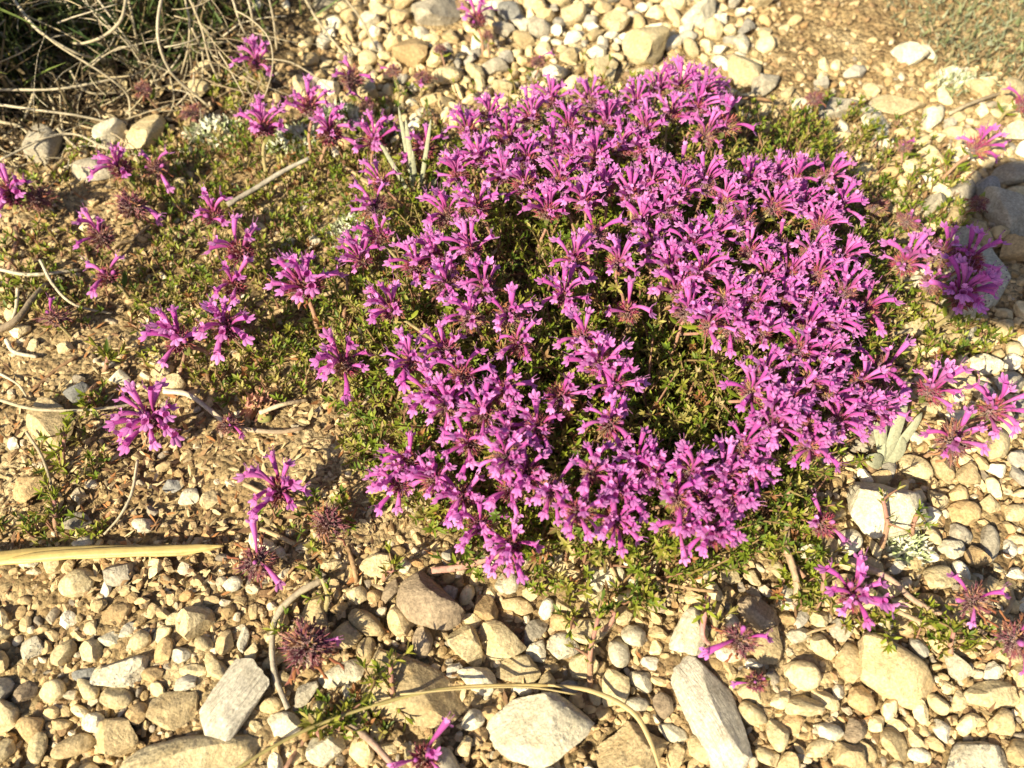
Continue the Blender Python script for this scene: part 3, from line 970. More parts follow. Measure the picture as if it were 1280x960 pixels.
# creeping woody runners, thin and numberless, and dry litter
run = MB()
for _ in range(420):
    px, py = R.uniform(0, 1240), R.uniform(60, 900)
    if R.random() > veg(px, py) ** .5 * .9:
        continue
    h = max(0.001, mat_h(px, py) * R.uniform(0, .65))
    p = at(px, py, h)
    a = R.uniform(0, 6.28)
    n = R.randint(3, 5)
    pts = []
    for k in range(n):
        z = float(gz(p[0], p[1])) + max(.0008, h + R.uniform(-.003, .003))
        pts.append((p[0], p[1], z))
        a += R.uniform(-.5, .5)
        st = R.uniform(.005, .012)
        p = p + np.array([math.cos(a) * st, math.sin(a) * st, 0])
    c = R.choice([(0.34, 0.22, 0.12), (0.42, 0.31, 0.18), (0.22, 0.13, 0.07), (0.38, 0.22, 0.15)])
    run.tube(smooth_path(pts, 9), [R.uniform(.0005, .0011)] * 9, c, 5)
tag(put('creeping_stems', run.mesh('creeping_stems', M_TWIG)), 'thin brown creeping thyme stems woven through the leaves', 'stems', kind='stuff')

lit = MB()
for _ in range(15000):
    px, py = R.uniform(-60, 1340), R.uniform(-40, 900)
    w = veg(px, py) * .8
    if px < 480 and 150 < py < 740:
        w = max(w, .75)
    if px < 330 and py < 170:
        w = 1
    if px > 1060 and 500 < py:
        w = max(w, .15)
    if R.random() > w + .05:
        continue
    p = at(px, py, 0.001 + R.random() * max(.001, mat_h(px, py) * .35))
    L = R.uniform(.0015, .006)
    a = R.uniform(0, 6.28)
    c = R.choice([(0.46, 0.35, 0.19), (0.56, 0.45, 0.27), (0.30, 0.19, 0.10), (0.36, 0.17, 0.07), (0.50, 0.41, 0.24), (0.20, 0.12, 0.07)])
    lit.blade(p, (math.cos(a), math.sin(a), R.uniform(-.2, .6)), (-math.sin(a), math.cos(a), R.uniform(-.8, .8)), L, L * R.uniform(.15, .4), c,
              curl=R.uniform(-.4, .4), segs=2)
tag(put('plant_litter', lit.mesh('plant_litter', M_LITTER)), 'dry tan leaf scraps and stalk bits strewn over the soil', 'litter', kind='stuff')


# ------------------------------------------------------------------ flower meshes
def flower_mesh(seed):
    """one two-lipped corolla: tube along +X, lower lip towards -Z"""
    r = random.Random(seed)
    mb = MB()
    L = r.uniform(.0082, .0105)
    bend = r.uniform(-.12, .38)
    rings = 8
    S = 10
    pts, rad, colr = [], [], []
    base_c = np.array((0.34, 0.04, 0.20))
    mid_c = np.array((0.61, 0.13, 0.50))
    V, C = [], []
    for i in range(rings):
        t = i / (rings - 1)
        x = L * t
        z = -bend * L * (t ** 2.2) + 0.0006 * math.sin(t * 3)
        ra = lerp(.00036, .00062, min(1, t * 1.8)) + .00056 * max(0, t - .4) ** 1.1 / .6
        c = base_c * (1 - min(1, t * 1.4)) + mid_c * min(1, t * 1.4)
        tilt = -2 * bend * t
        for k in range(S):
            th = 2 * PI * k / S
            ct, st = math.cos(th), math.sin(th)
            V.append((x + ra * st * math.sin(-tilt) * .5, ra * ct * 1.08, z + ra * st * .92))
            C.append(tuple(c * (1 + .06 * math.sin(3 * th + seed))))
    F = [(i * S + k, i * S + (k + 1) % S, (i + 1) * S + (k + 1) % S, (i + 1) * S + k) for i in range(rings - 1) for k in range(S)]
    mb.add(V, F, C)
    end = np.array([L, 0, -bend * L + .0004])
    lip = np.array((0.73, 0.26, 0.68))
    dark = np.array((0.22, 0.03, 0.26))

    def petal(cen, d, side, ln, wd, curl, notch, dk):
        d = np.asarray(d, float); d /= np.linalg.norm(d)
        side = np.asarray(side, float); side -= d * (side @ d); side /= np.linalg.norm(side)
        n = np.cross(side, d)
        VV, CC = [], []
        nu, nv = 5, 5
        for i in range(nu):
            t = i / (nu - 1)
            prof = [.42, .80, 1.0, .88, .42][i]
            for j in range(nv):
                s = (j / (nv - 1) - .5) * 2
                lx = ln * (t - (notch * (1 - abs(s)) if i == nu - 1 else 0) - (.10 * s * s if i >= nu - 2 else 0))
                p = cen + d * lx + side * (s * wd / 2 * prof) + n * (curl * ln * t * t + .18 * wd * s * s * prof)
                VV.append(p)
                vein = dk * (1 - t) ** 1.3 * (1.0 if j in (1, 3) else .35)
                c = lip * (1 - vein) + dark * vein
                CC.append(tuple(c * (1 - .06 * abs(s))))
        FF = [(i * nv + j, i * nv + j + 1, (i + 1) * nv + j + 1, (i + 1) * nv + j) for i in range(nu - 1) for j in range(nv - 1)]
        mb.add(VV, FF, CC)

    # upper lip, erect and notched
    up = r.uniform(.25, .8)
    petal(end + [-.0006, 0, .0009], (math.cos(up), 0, math.sin(up)), (0, 1, 0), r.uniform(.0019, .0028), .0021, -.15, .28, .22)
    dn = r.uniform(.55, 1.15)
    for a, ln, wd in ((0, .0034, .0017), (.62, .0026, .0016), (-.62, .0026, .0016)):
        ln *= r.uniform(.9, 1.12)
        aa = a + r.uniform(-.1, .1)
        d = (math.cos(dn) * math.cos(aa), math.sin(aa), -math.sin(dn) * math.cos(aa))
        side = (-math.sin(aa) * math.cos(dn), math.cos(aa), math.sin(aa) * math.sin(dn))
        petal(end + np.array([-.0003, .0008 * math.sin(a) * 1.2, -.0009]), d, side, ln, wd, .12 * r.uniform(-1, .6), .05, .75)
    for s in (-1, 1):
        p0 = end + np.array([-.001, s * .0003, .0006])
        p1 = p0 + [r.uniform(.003, .0048), s * .0005, r.uniform(.0008, .0022)]
        mb.tube([p0, (p0 + p1) / 2 + [0, 0, .0004], p1], [.00008, .00008, .0001], (0.55, 0.22, 0.5), 3, False)
        mb.tube([p1, p1 + [.0003, 0, 0.0001]], [.00022, .0002], (0.20, 0.05, 0.18), 4)
    return mb.mesh('flower', M_PETAL)


FLOWERS = [flower_mesh(50 + i) for i in range(14)]


def bud_mesh(seed):
    r = random.Random(seed)
    mb = MB()
    L = r.uniform(.003, .0055)
    pts = [(L * t, 0, .0003 * math.sin(3 * t)) for t in (0, .3, .6, .85, 1)]
    mb.tube(pts, [.0005, .0007, .0010, .0009, .0003], [(0.27, 0.035, 0.17), (0.34, 0.055, 0.26), (0.42, 0.09, 0.36), (0.45, 0.11, 0.40), (0.45, .11, .40)], 7)
    return mb.mesh('bud', M_PETAL)


BUDS = [bud_mesh(80 + i) for i in range(3)]


def fib(n, lo, r):
    """directions over the cap z>lo"""
    out = []
    for i in range(n):
        z = 1 - (i + .5) / n * (1 - lo)
        a = i * 2.39996 + r.uniform(-.25, .25)
        q = math.sqrt(max(0, 1 - z * z))
        out.append(np.array([q * math.cos(a), q * math.sin(a), z + r.uniform(-.08, .08)]))
    return out


def calyx_mesh(seed, dry):
    r = random.Random(seed)
    mb = MB()
    n = 78 if dry else 44
    R0 = .0026 if dry else .0018
    for d in fib(n, -.45 if dry else -.1, r):
        d = d / np.linalg.norm(d)
        gap = math.sin(d[0] * 4.1 + seed) * math.cos(d[1] * 3.7 + 2 * seed)
        if dry and gap < -.35 and r.random() < .8:
            continue
        reach = 1 + .45 * gap if dry else 1
        if dry:
            tone = r.choice([(0.20, 0.06, 0.08), (0.27, 0.10, 0.09), (0.16, 0.05, 0.08), (0.36, 0.20, 0.11), (0.30, 0.15, 0.11), (0.24, .08, .10)])
        else:
            tone = r.choice([(0.30, 0.045, 0.09), (0.24, 0.04, 0.10), (0.34, 0.10, 0.09), (0.28, 0.05, 0.12), (0.34, 0.20, 0.09)])
        L = r.uniform(.0022, .0042) if dry else r.uniform(.0028, .0046)
        p0 = d * R0 * .6
        L *= reach
        p1 = p0 + d * L * .55
        p2 = p0 + d * L * .8 + np.array([0, 0, .0003])
        mb.tube([p0, p1, p2], [.0003, .00052 if dry else .00068, .00058 if dry else .00078], tone, 5, False)
        a = np.cross(d, [0.2, .3, 1.0]); a /= np.linalg.norm(a)
        b = np.cross(d, a)
        for q in range(5):
            th = q * 2 * PI / 5
            rim = (math.cos(th) * a + math.sin(th) * b)
            mb.blade(p2 + rim * .0007, d + rim * r.uniform(.2, .7), np.cross(d, rim), r.uniform(.0010, .0022), .0004,
                     tuple(np.array(tone) * r.uniform(.8, 1.5)), segs=1, fold=.1, shape=lambda t: 1 - t * .8)
        for q in range(9):
            h = d * r.uniform(-.2, .5) + a * r.uniform(-1, 1) + b * r.uniform(-1, 1)
            h /= np.linalg.norm(h)
            s = p0 + d * L * r.uniform(.2, .9) + h * .0006
            mb.tube([s, s + h * r.uniform(.0007, .0014)], [.00005, .00002], (0.60, 0.42, 0.40), 3, False)
    if dry or seed % 3 == 0:
        for q in range(9 if dry else 3):        # withered orange brown corollas
            d = fib(20, -.2, r)[r.randrange(20)]
            s = d * (R0 + .0028)
            pts = [s]
            for _ in range(4):
                pts.append(pts[-1] + d * .0007 + np.array([r.uniform(-1, 1), r.uniform(-1, 1), r.uniform(-1, .4)]) * .0008)
            mb.tube(pts, [.0003, .00045, .0003, .0005, .0001], r.choice([(0.30, 0.12, 0.05), (0.24, 0.08, 0.04), (0.36, 0.18, 0.09), (.2, .07, .05)]), 5, False, .3)
    for q in range(8):                           # green bracts below
        a = q * PI / 4 + r.uniform(-.2, .2)
        el = r.uniform(-.2, .5)
        d = (math.cos(a) * math.cos(el), math.sin(a) * math.cos(el), math.sin(el))
        mb.blade((0, 0, -.0012 + q % 2 * .0006), d, (-math.sin(a), math.cos(a), 0), r.uniform(.0045, .0065), r.uniform(.002, .0028),
                 r.choice([(0.15, 0.17, 0.04), (0.22, 0.21, 0.06), (0.26, 0.11, 0.07), (0.30, 0.24, 0.09)]), curl=.2, fold=.3)
    return mb.mesh('calyx_cluster', M_CALYX)


CAL = [calyx_mesh(10 + i, False) for i in range(6)]
CALD = [calyx_mesh(30 + i, True) for i in range(9)]


def leaf_mesh(seed):
    r = random.Random(seed)
    mb = MB()
    L = r.uniform(.0055, .0085)
    mb.blade((0, 0, 0), (1, 0, .25), (0, 1, 0), L, L * .3, GREENS[seed % 4], curl=-.15, fold=.35, segs=4,
             shape=lambda t: [.3, .75, 1, .85, .3][min(4, int(t * 4 + .01))])
    return mb.mesh('leaf', M_LEAF)


LEAVES = [leaf_mesh(i) for i in range(6)]


def quat_frame(d, lipdir):
    d = Vector(d).normalized()
    z = -Vector(lipdir)
    z = (z - d * z.dot(d)).normalized()
    y = z.cross(d)
    return Matrix((d, y, z)).transposed().to_quaternion()


def stem_mesh(pts, r0, r1, r):
    mb = MB()
    P = smooth_path(pts, 10)
    base, tip = (0.34, 0.22, 0.13), (0.36, 0.17, 0.15)
    if r.random() < .35:
        base, tip = (0.30, 0.25, 0.12), (0.36, 0.30, 0.16)
    cols = [tuple(lerp(np.array(base), np.array(tip), i / 9)) for i in range(10)]
    mb.tube(P, [lerp(r0, r1, i / 9) for i in range(10)], cols, 7)
    for _ in range(46):
        i = r.randrange(9)
        t = r.random()
        c = P[i] * (1 - t) + P[i + 1] * t
        ax = P[i + 1] - P[i]
        h = np.cross(ax, [r.uniform(-1, 1), r.uniform(-1, 1), r.uniform(-1, 1)])
        h /= np.linalg.norm(h) + 1e-9
        mb.tube([c + h * r1 * .8, c + h * (r1 + .0007)], [.00006, .00003], (0.62, 0.52, 0.42), 3, False)
    return mb.mesh('stem', M_STEM)


def thyme(px, py, n, kind, label, group, seed, h=None, tilt=None, size=1.0, buds=2, spread=1.0):
    """a flowering stem: stem > calyx_cluster, flowers, leaves. tilt = image-plane lean (dx right, dy down)"""
    r = random.Random(seed)
    mh = mat_h(px, py)
    if h is None:
        h = 0.011 + mh * r.uniform(.8, 1.1) + r.uniform(0, .004)
    top = at(px, py, h)
    if tilt is None:
        ox, oy = (px - 770) / 370, (py - 395) / 360
        m = math.hypot(ox, oy)
        f = min(1.0, m) * .62
        tilt = (ox / (m + 1e-6) * f + r.uniform(-.2, .2), oy / (m + 1e-6) * f + r.uniform(-.2, .2)) if m < 1.35 else (r.uniform(-.25, .25), r.uniform(-.1, .3))
    ax = Vector((tilt[0], -tilt[1], 1.0)).normalized()
    lean = np.array([ax.x, ax.y, 0])
    base = top - lean * h * 1.2
    base = base + np.array([r.uniform(-1, 1), r.uniform(-1, 1), 0]) * .003
    base[2] = float(gz(base[0], base[1])) - .001
    root = bpy.data.objects.new('thyme_sprig', None)
    root.empty_display_size = .005
    COL.objects.link(root)
    root.location = base
    tag(root, label, 'flower', group)
    T = top - base
    axn = np.array(ax)
    midp = T * .5 + np.array([r.uniform(-1, 1), r.uniform(-1, 1), 0]) * h * .1
    midp[2] = T[2] * .55
    Ptop = T - axn * .0008
    put('stem', stem_mesh([(0, 0, 0), midp, Ptop - axn * h * .15, Ptop], .0009 * size, .00065 * size, r), root)
    q = Vector((0, 0, 1)).rotation_difference(ax) @ Quaternion((0, 0, 1), r.uniform(0, 6.28))
    dry = kind == 'dry'
    cal = (CALD if (dry or (kind == 'mix' and r.random() < .6)) else CAL)[r.randrange(6)]
    cs = size * (1.25 if dry else 1.15 if kind == 'mix' else 1.1) * r.uniform(.9, 1.1)
    put('calyx_cluster', cal, root, T, q, (cs * r.uniform(.9, 1.15), cs * r.uniform(.8, 1.05), cs * (r.uniform(.6, 1.0) if dry else r.uniform(.9, 1.2))))
    qa = Vector((0, 0, 1)).rotation_difference(ax)
    # open flowers: lower ring spreading, upper ones erect
    a0 = r.uniform(0, 6.28)
    for i in range(n):
        f = (i + .5) / max(n, 1)
        el = math.radians(lerp(6 + 12 * (py < 420), 80, f) + r.uniform(-14, 14)) if n > 3 else math.radians(r.uniform(0, 60))
        az = a0 + i * 2.39996 + r.uniform(-.4, .4)
        d = Vector((math.cos(az) * math.cos(el), math.sin(az) * math.cos(el), math.sin(el)))
        d = (qa @ d).normalized()
        outh = Vector((d.x, d.y, 0))
        outh = outh.normalized() if outh.length > .05 else Vector((0, -1, 0))
        toward = Vector((0, -.35, 0))
        se = max(0.0, d.z)
        lipd = Vector((0, 0, -1)) * (1.05 - se) + outh * se * 1.1 + toward * (0.35 + se)
        if abs(lipd.normalized().dot(d)) > .95:
            lipd = Vector((0, -1, -.3))
        s = size * r.uniform(.82, 1.14) * (1.0 if r.random() > .15 else .72)
        p = Vector(T) + d * (.0024 * size) + ax * (.0004 + .0024 * f) + Vector((r.uniform(-1, 1), r.uniform(-1, 1), r.uniform(-1, 1))) * .0011
        fl = put('flower', FLOWERS[r.randrange(14)], root, p, quat_frame(d, lipd) @ Quaternion((1, 0, 0), r.uniform(-.35, .35)), s)
    for i in range(buds):
        el, az = math.radians(r.uniform(20, 85)), r.uniform(0, 6.28)
        d = (qa @ Vector((math.cos(az) * math.cos(el), math.sin(az) * math.cos(el), math.sin(el)))).normalized()
        put('bud', BUDS[r.randrange(3)], root, Vector(T) + d * .003 * size, quat_frame(d, Vector((0, -1, -.5))), size * r.uniform(.8, 1.1))
    # leaf pairs on the stem
    for t in ((.45, .75) if h > .012 else (.6,)):
        c = np.array(midp) * (1 - t) + np.array(Ptop) * t if t > .5 else np.array(midp) * t * 2
        a = r.uniform(0, PI)
        for sgn in (0, PI):
            dd = Vector((math.cos(a + sgn), math.sin(a + sgn), r.uniform(.0, .35)))
            put('leaf', LEAVES[r.randrange(6)], root, c, quat_frame(dd, (0, 0, -1)), r.uniform(.8, 1.1))
    return root


# isolated heads: x, y, flowers, kind, size, height, tilt(dx right, dy down), label
ISO = [
    (597, 30, 6, 'full', 1.0, .016, None, 'farthest violet thyme head at the top edge behind the mat'),
    (610, 46, 0, 'dry', .7, .012, None, 'small reddish bud head just right of the farthest violet head'),
    (550, 62, 0, 'dry', .7, .012, None, 'tiny dark red bud head left of the farthest violet head'),
    (673, 78, 1, 'dry', .8, .026, (0, 0), 'tall stalked reddish bud head above the far mat edge'),
    (492, 90, 1, 'dry', .8, .022, (0, 0), 'closed maroon head on a pale stalk, left of two far buds'),
    (529, 98, 1, 'dry', .8, .014, (0, 0), 'closed maroon head with green base, right of two far buds'),
    (322, 82, 7, 'full', 1.0, .018, (0, -.1), 'lone pink head at the top left below the dry stems'),
    (179, 112, 0, 'dry', 1.0, .014, None, 'round faded mauve head under the arching dry stems'),
    (241, 141, 0, 'dry', .9, .010, None, 'ragged mauve head among pale stones, right of the round faded one'),
    (441, 103, 3, 'mix', 1.0, .018, (-.2, -.2), 'brownish head with three thin corollas left of the maroon buds'),
    (459, 133, 1, 'dry', .95, .014, None, 'withered brown head below the thin three flowered one'),
    (330, 165, 9, 'mix', 1.1, .020, (0, -.3), 'tall stacked pink head left of the white woolly tuft'),
    (388, 140, 7, 'mix', 1.0, .022, (0, -.3), 'pink head with brown centre on a bent pale stalk'),
    (412, 170, 8, 'mix', 1.0, .020, (.3, .1), 'pink head leaning right beside the white woolly tuft'),
    (468, 180, 8, 'full', 1.0, .018, (.1, 0), 'pink head just left of the silver leaves'),
    (532, 188, 6, 'mix', 1.0, .020, (-.2, .1), 'dark centred head just right of the silver leaves'),
    (15, 245, 7, 'full', 1.0, .016, None, 'pink head cut by the left edge of the picture'),
    (48, 250, 0, 'dry', 1.2, .012, None, 'brown dried head touching the leftmost pink one'),
    (152, 214, 7, 'full', 1.0, .018, (-.1, -.1), 'bright head above a dark dried one in the upper left'),
    (196, 213, 3, 'mix', .9, .014, (.1, 0), 'small three flowered head right of the bright upper left one'),
    (166, 260, 1, 'dry', 1.35, .014, None, 'large rusty dried head in the upper left'),
    (128, 298, 5, 'mix', 1.0, .016, (-.2, -.1), 'maroon head with a few tall corollas, left of the rusty dried head'),
    (137, 348, 3, 'mix', 1.0, .014, (-.4, 0), 'dark red head with flowers only on its left side'),
    (69, 398, 1, 'dry', 1.0, .012, (0, -.2), 'small rusty head with one purple flower at the left'),
    (268, 274, 6, 'full', 1.0, .018, (0, -.2), 'head with stacked upright flowers at the end of the grey twig'),
    (302, 318, 5, 'mix', 1.05, .018, (-.1, 0), 'fuzzy rust pink head below the stacked upright one'),
    (294, 358, 5, 'full', 1.0, .018, (0, .1), 'sparse head directly above the left pair of full heads'),
    (228, 428, 7, 'full', 1.1, .018, (-.3, 0), 'dark magenta head, left of the full pair on the left'),
    (285, 411, 10, 'full', 1.12, .020, (0, .1), 'full bright head, right of the full pair on the left'),
    (382, 362, 12, 'full', 1.2, .026, (0, -.1), 'star shaped full head on a bare stalk at the left side of the mat'),
    (432, 457, 8, 'full', 1.05, .022, (-.2, .2), 'sideways spreading head on the left rim of the mat below the star'),
    (193, 527, 12, 'full', 1.15, .016, (0, .25), 'wide isolated head on bare soil, far left middle'),
    (286, 532, 1, 'mix', .6, .008, None, 'tiny single flower beside the forked brown twig'),
    (350, 615, 8, 'full', 1.05, .016, (0, .2), 'isolated head on soil above the pale cube like stone'),
    (411, 655, 0, 'dry', 1.35, .012, (0, 0), 'rust and purple dried head right of the isolated soil head'),
    (322, 703, 2, 'dry', 1.2, .012, (.1, .2), 'dark purple dried head with two flowers above the near gravel'),
    (385, 808, 1, 'dry', 1.3, .014, (.2, .1), 'round purple dried head on gravel beside the grey twig'),
    (925, 800, 2, 'dry', 1.15, .016, (-.1, .2), 'brown dried head with two flowers at the right of the grained slab'),
    (944, 852, 1, 'mix', .6, .010, (0, .6), 'single drooping flower under the brown dried head'),
    (1065, 745, 8, 'full', 1.0, .018, (0, .1), 'isolated spreading head above the smooth twin rock'),
    (1026, 657, 3, 'mix', .85, .012, (.4, 0), 'small head pointing right at the pale block foot'),
    (1215, 752, 3, 'dry', 1.25, .016, (0, .1), 'brown dried head with one fresh flower near the right edge'),
    (1268, 800, 2, 'dry', 1.3, .016, (0, .1), 'large dried head cut by the right edge'),
    (530, 948, 4, 'full', .9, .010, None, 'small purple head at the bottom edge'),
    (1100, 465, 4, 'mix', 1.05, .020, (.3, -.1), 'ochre centred head with wide gaps above the silver leaves'),
    (1160, 492, 7, 'full', 1.05, .020, (.2, 0), 'loose head right of the ochre centred one'),
    (1190, 552, 6, 'mix', 1.05, .018, (.1, .1), 'lower head of the pair at the right edge'),
    (1238, 515, 8, 'full', 1.05, .020, (.2, 0), 'upper head of the pair at the right edge'),
    (1130, 332, 7, 'full', 1.05, .020, (-.1, 0), 'sunlit head left of the shaded one on the right'),
    (1175, 322, 6, 'mix', 1.05, .022, (0, 0), 'ochre crowned head between sun and shade on the right'),
    (1160, 358, 3, 'dry', .9, .014, None, 'pinkish bud cluster below the ochre crowned head'),
    (1198, 372, 14, 'full', 1.2, .024, (.1, 0), 'deep violet full head in the shade at the right'),
    (1208, 328, 6, 'full', 1.0, .022, (.3, -.1), 'violet head pointing right above the deep shaded one'),
    (1095, 260, 0, 'dry', .95, .016, (0, 0), 'round pink grey bud head in the green shoots right of the mat'),
    (1134, 278, 1, 'dry', 1.05, .016, (.2, -.1), 'fading head with one flower right of the round bud head'),
    (1018, 124, 0, 'dry', .8, .018, (0, 0), 'lone dark red bud above the far green shoots'),
    (1130, 184, 1, 'dry', .8, .014, (0, -.2), 'small red head with one flower among the far right stones'),
    (1218, 188, 6, 'mix', 1.0, .016, (.7, -.3), 'slanting mauve head pointing right in the upper right'),
    (1276, 132, 3, 'full', .9, .014, None, 'violet head cut by the upper right edge'),
    (1222, 256, 0, 'dry', .9, .014, (0, 0), 'dark maroon bud in deep shade by the grey cobbles'),
    (905, 160, 5, 'full', 1.15, .036, (.1, -.1), 'five flowered open head at the far right corner of the mat'),
    (1078, 392, 5, 'full', 1.0, .022, (.3, -.1), 'loose head just outside the right rim of the mat'),
]
# the dense mat: x, y, flowers, kind
DENSE = [
    (586, 168, 9, 'full'), (635, 178, 8, 'full'), (664, 152, 9, 'full'), (688, 190, 6, 'mix'), (737, 132, 8, 'mix'), (712, 165, 8, 'full'),
    (758, 158, 9, 'full'), (795, 135, 8, 'full'), (822, 118, 10, 'full'), (850, 112, 12, 'full'), (880, 118, 11, 'full'), (838, 148, 9, 'full'),
    (870, 140, 9, 'full'), (808, 165, 9, 'full'), (775, 190, 9, 'full'), (745, 200, 11, 'full'), (718, 205, 8, 'full'), (852, 215, 1, 'dry'),
    (800, 195, 8, 'full'), (600, 205, 12, 'full'), (575, 222, 9, 'full'), (632, 222, 10, 'full'), (470, 262, 4, 'dry'), (656, 235, 8, 'full'),
    (560, 272, 7, 'mix'), (598, 262, 9, 'full'), (480, 232, 4, 'mix'), (684, 268, 13, 'full'), (732, 258, 11, 'full'), (755, 240, 8, 'full'),
    (745, 298, 3, 'dry'), (790, 250, 10, 'full'), (815, 232, 10, 'full'), (830, 268, 11, 'mix'), (850, 245, 9, 'full'), (800, 282, 8, 'mix'),
    (880, 235, 9, 'mix'), (905, 255, 11, 'full'), (935, 232, 12, 'full'), (965, 228, 10, 'full'), (992, 228, 8, 'full'), (1032, 225, 6, 'mix'),
    (1000, 262, 10, 'full'), (965, 262, 11, 'full'), (925, 282, 3, 'dry'), (1025, 285, 12, 'full'), (972, 308, 2, 'dry'), (1010, 318, 9, 'full'),
    (890, 300, 8, 'full'), (935, 318, 7, 'full'), (862, 310, 10, 'full'), (1020, 345, 10, 'full'), (985, 345, 10, 'full'), (955, 350, 9, 'full'),
    (838, 338, 8, 'mix'), (875, 345, 9, 'full'), (905, 375, 10, 'mix'), (940, 385, 9, 'full'), (975, 378, 10, 'full'), (1008, 385, 11, 'full'),
    (858, 392, 9, 'mix'), (1035, 405, 10, 'full'), (1005, 412, 9, 'full'), (1028, 445, 12, 'full'), (995, 440, 9, 'full'),
    (455, 328, 9, 'mix'), (492, 388, 9, 'mix'), (545, 322, 10, 'full'), (590, 315, 9, 'full'), (520, 335, 6, 'full'), (608, 362, 6, 'mix'),
    (637, 396, 6, 'mix'), (705, 372, 11, 'full'), (718, 330, 6, 'mix'), (785, 392, 3, 'full'),
    (515, 456, 10, 'full'), (560, 440, 8, 'full'), (560, 508, 9, 'mix'), (578, 470, 6, 'full'), (750, 456, 13, 'full'), (770, 485, 8, 'full'),
    (762, 532, 7, 'mix'), (632, 492, 10, 'full'), (672, 535, 11, 'full'), (640, 545, 10, 'full'), (608, 520, 8, 'full'),
    (512, 578, 9, 'full'), (500, 606, 8, 'full'), (545, 600, 9, 'full'), (580, 622, 12, 'full'), (635, 575, 11, 'mix'), (690, 612, 9, 'mix'),
    (640, 612, 6, 'full'), (772, 612, 13, 'full'), (795, 578, 12, 'full'), (770, 650, 12, 'mix'), (815, 595, 9, 'full'), (845, 622, 7, 'mix'),
    (640, 683, 12, 'full'), (886, 665, 12, 'full'), (880, 625, 11, 'full'), (905, 595, 12, 'full'), (935, 590, 10, 'full'), (860, 590, 9, 'full'),
    (925, 560, 9, 'full'), (965, 535, 11, 'full'), (938, 492, 10, 'mix'), (985, 500, 11, 'full'), (1012, 478, 11, 'full'), (1035, 500, 10, 'full'),
    (960, 520, 8, 'full'), (1002, 535, 9, 'full'), (1065, 512, 11, 'full'), (1090, 515, 9, 'full'), (1045, 530, 8, 'full'), (1010, 560, 7, 'full'),
    (910, 625, 9, 'full'), (740, 590, 8, 'full'),
    (815, 312, 8, 'mix'), (772, 332, 7, 'full'), (846, 366, 8, 'full'), (915, 410, 8, 'mix'), (952, 418, 8, 'full'), (884, 408, 7, 'full'),
    (560, 358, 7, 'mix'), (478, 300, 6, 'mix'), (590, 400, 6, 'mix'), (540, 492, 7, 'full'), (588, 556, 8, 'full'), (660, 592, 8, 'mix'),
    (702, 498, 6, 'full'), (728, 424, 7, 'full'), (690, 132, 7, 'full'), (612, 150, 7, 'mix'), (1045, 262, 8, 'full'), (1048, 325, 8, 'full'),
    (1052, 370, 8, 'mix'), (660, 205, 7, 'full'), (700, 232, 7, 'full'), (880, 172, 7, 'mix'), (725, 640, 7, 'full'), (600, 655, 7, 'full'),
    (955, 470, 7, 'mix'), (650, 432, 5, 'mix'), (850, 655, 7, 'full'), (1072, 480, 7, 'full'),
]
for i, (x, y, n, k, s, h, t, l) in enumerate(ISO):
    thyme(x, y, n + (3 if n > 6 else 1 if n > 5 else 0), k, l, 'flowering thyme sprigs', 500 + i, h=h, tilt=t, size=s * (.78 if n == 0 or k == 'dry' else 1.0), buds=(0 if n == 0 else 1 if k == 'dry' else 2))

# rows of the dense mat, counted from its far edge, for the labels
ordn = ['first', 'second', 'third', 'fourth', 'fifth', 'sixth', 'seventh', 'eighth', 'ninth', 'tenth', 'eleventh', 'twelfth', 'thirteenth', 'fourteenth', 'fifteenth', 'sixteenth', 'seventeenth', 'eighteenth']
D = sorted(DENSE, key=lambda d: d[1])
nrow = 10
per = math.ceil(len(D) / nrow)
for ri in range(nrow):
    row = sorted(D[ri * per:(ri + 1) * per], key=lambda d: d[0])
    for ci, (x, y, n, k) in enumerate(row):
        look = {'full': 'full magenta' if n > 9 else 'magenta' if n > 6 else 'sparse magenta', 'mix': 'brown centred magenta', 'dry': 'faded rusty'}[k]
        side = f'{ordn[ci]} from left' if ci < len(row) - 1 else 'rightmost'
        rown = "along the mat's far edge" if ri == 0 else "along the mat's near edge" if ri == nrow - 1 else f"of {ordn[ri]} row from the mat's far edge"
        label = f'{look} thyme head, {side} {rown}'
        thyme(x, y, max(1, round(n * (1.45 if y < 420 else 1.2))) if n > 3 else n, k, label, 'flowering thyme sprigs', 900 + ri * 40 + ci, size=.84 if k != 'dry' else .92, buds=2)

# ------------------------------------------------------------------ single plants, twigs, straw
def stem_thing(name, label, cat, group, pts, r0, r1, col0, col1, material=None, n=22, sides=7, flat=1.0):
    P = smooth_path([at(*p) for p in pts], n)
    base = P[0].copy()
    mb = MB()
    rr = random.Random(len(label) + int(pts[0][0]))
    cols = [tuple(lerp(np.array(col0), np.array(col1), i / (n - 1)) * rr.uniform(.85, 1.12)) for i in range(n)]
    mb.tube([p - base for p in P], [lerp(r0, r1, (i / (n - 1)) ** 1.3) * rr.uniform(.9, 1.1) for i in range(n)], cols, sides, True, flat)
    o = put(name, mb.mesh(name, material or M_TWIG), None, base)
    return tag(o, label, cat, group)


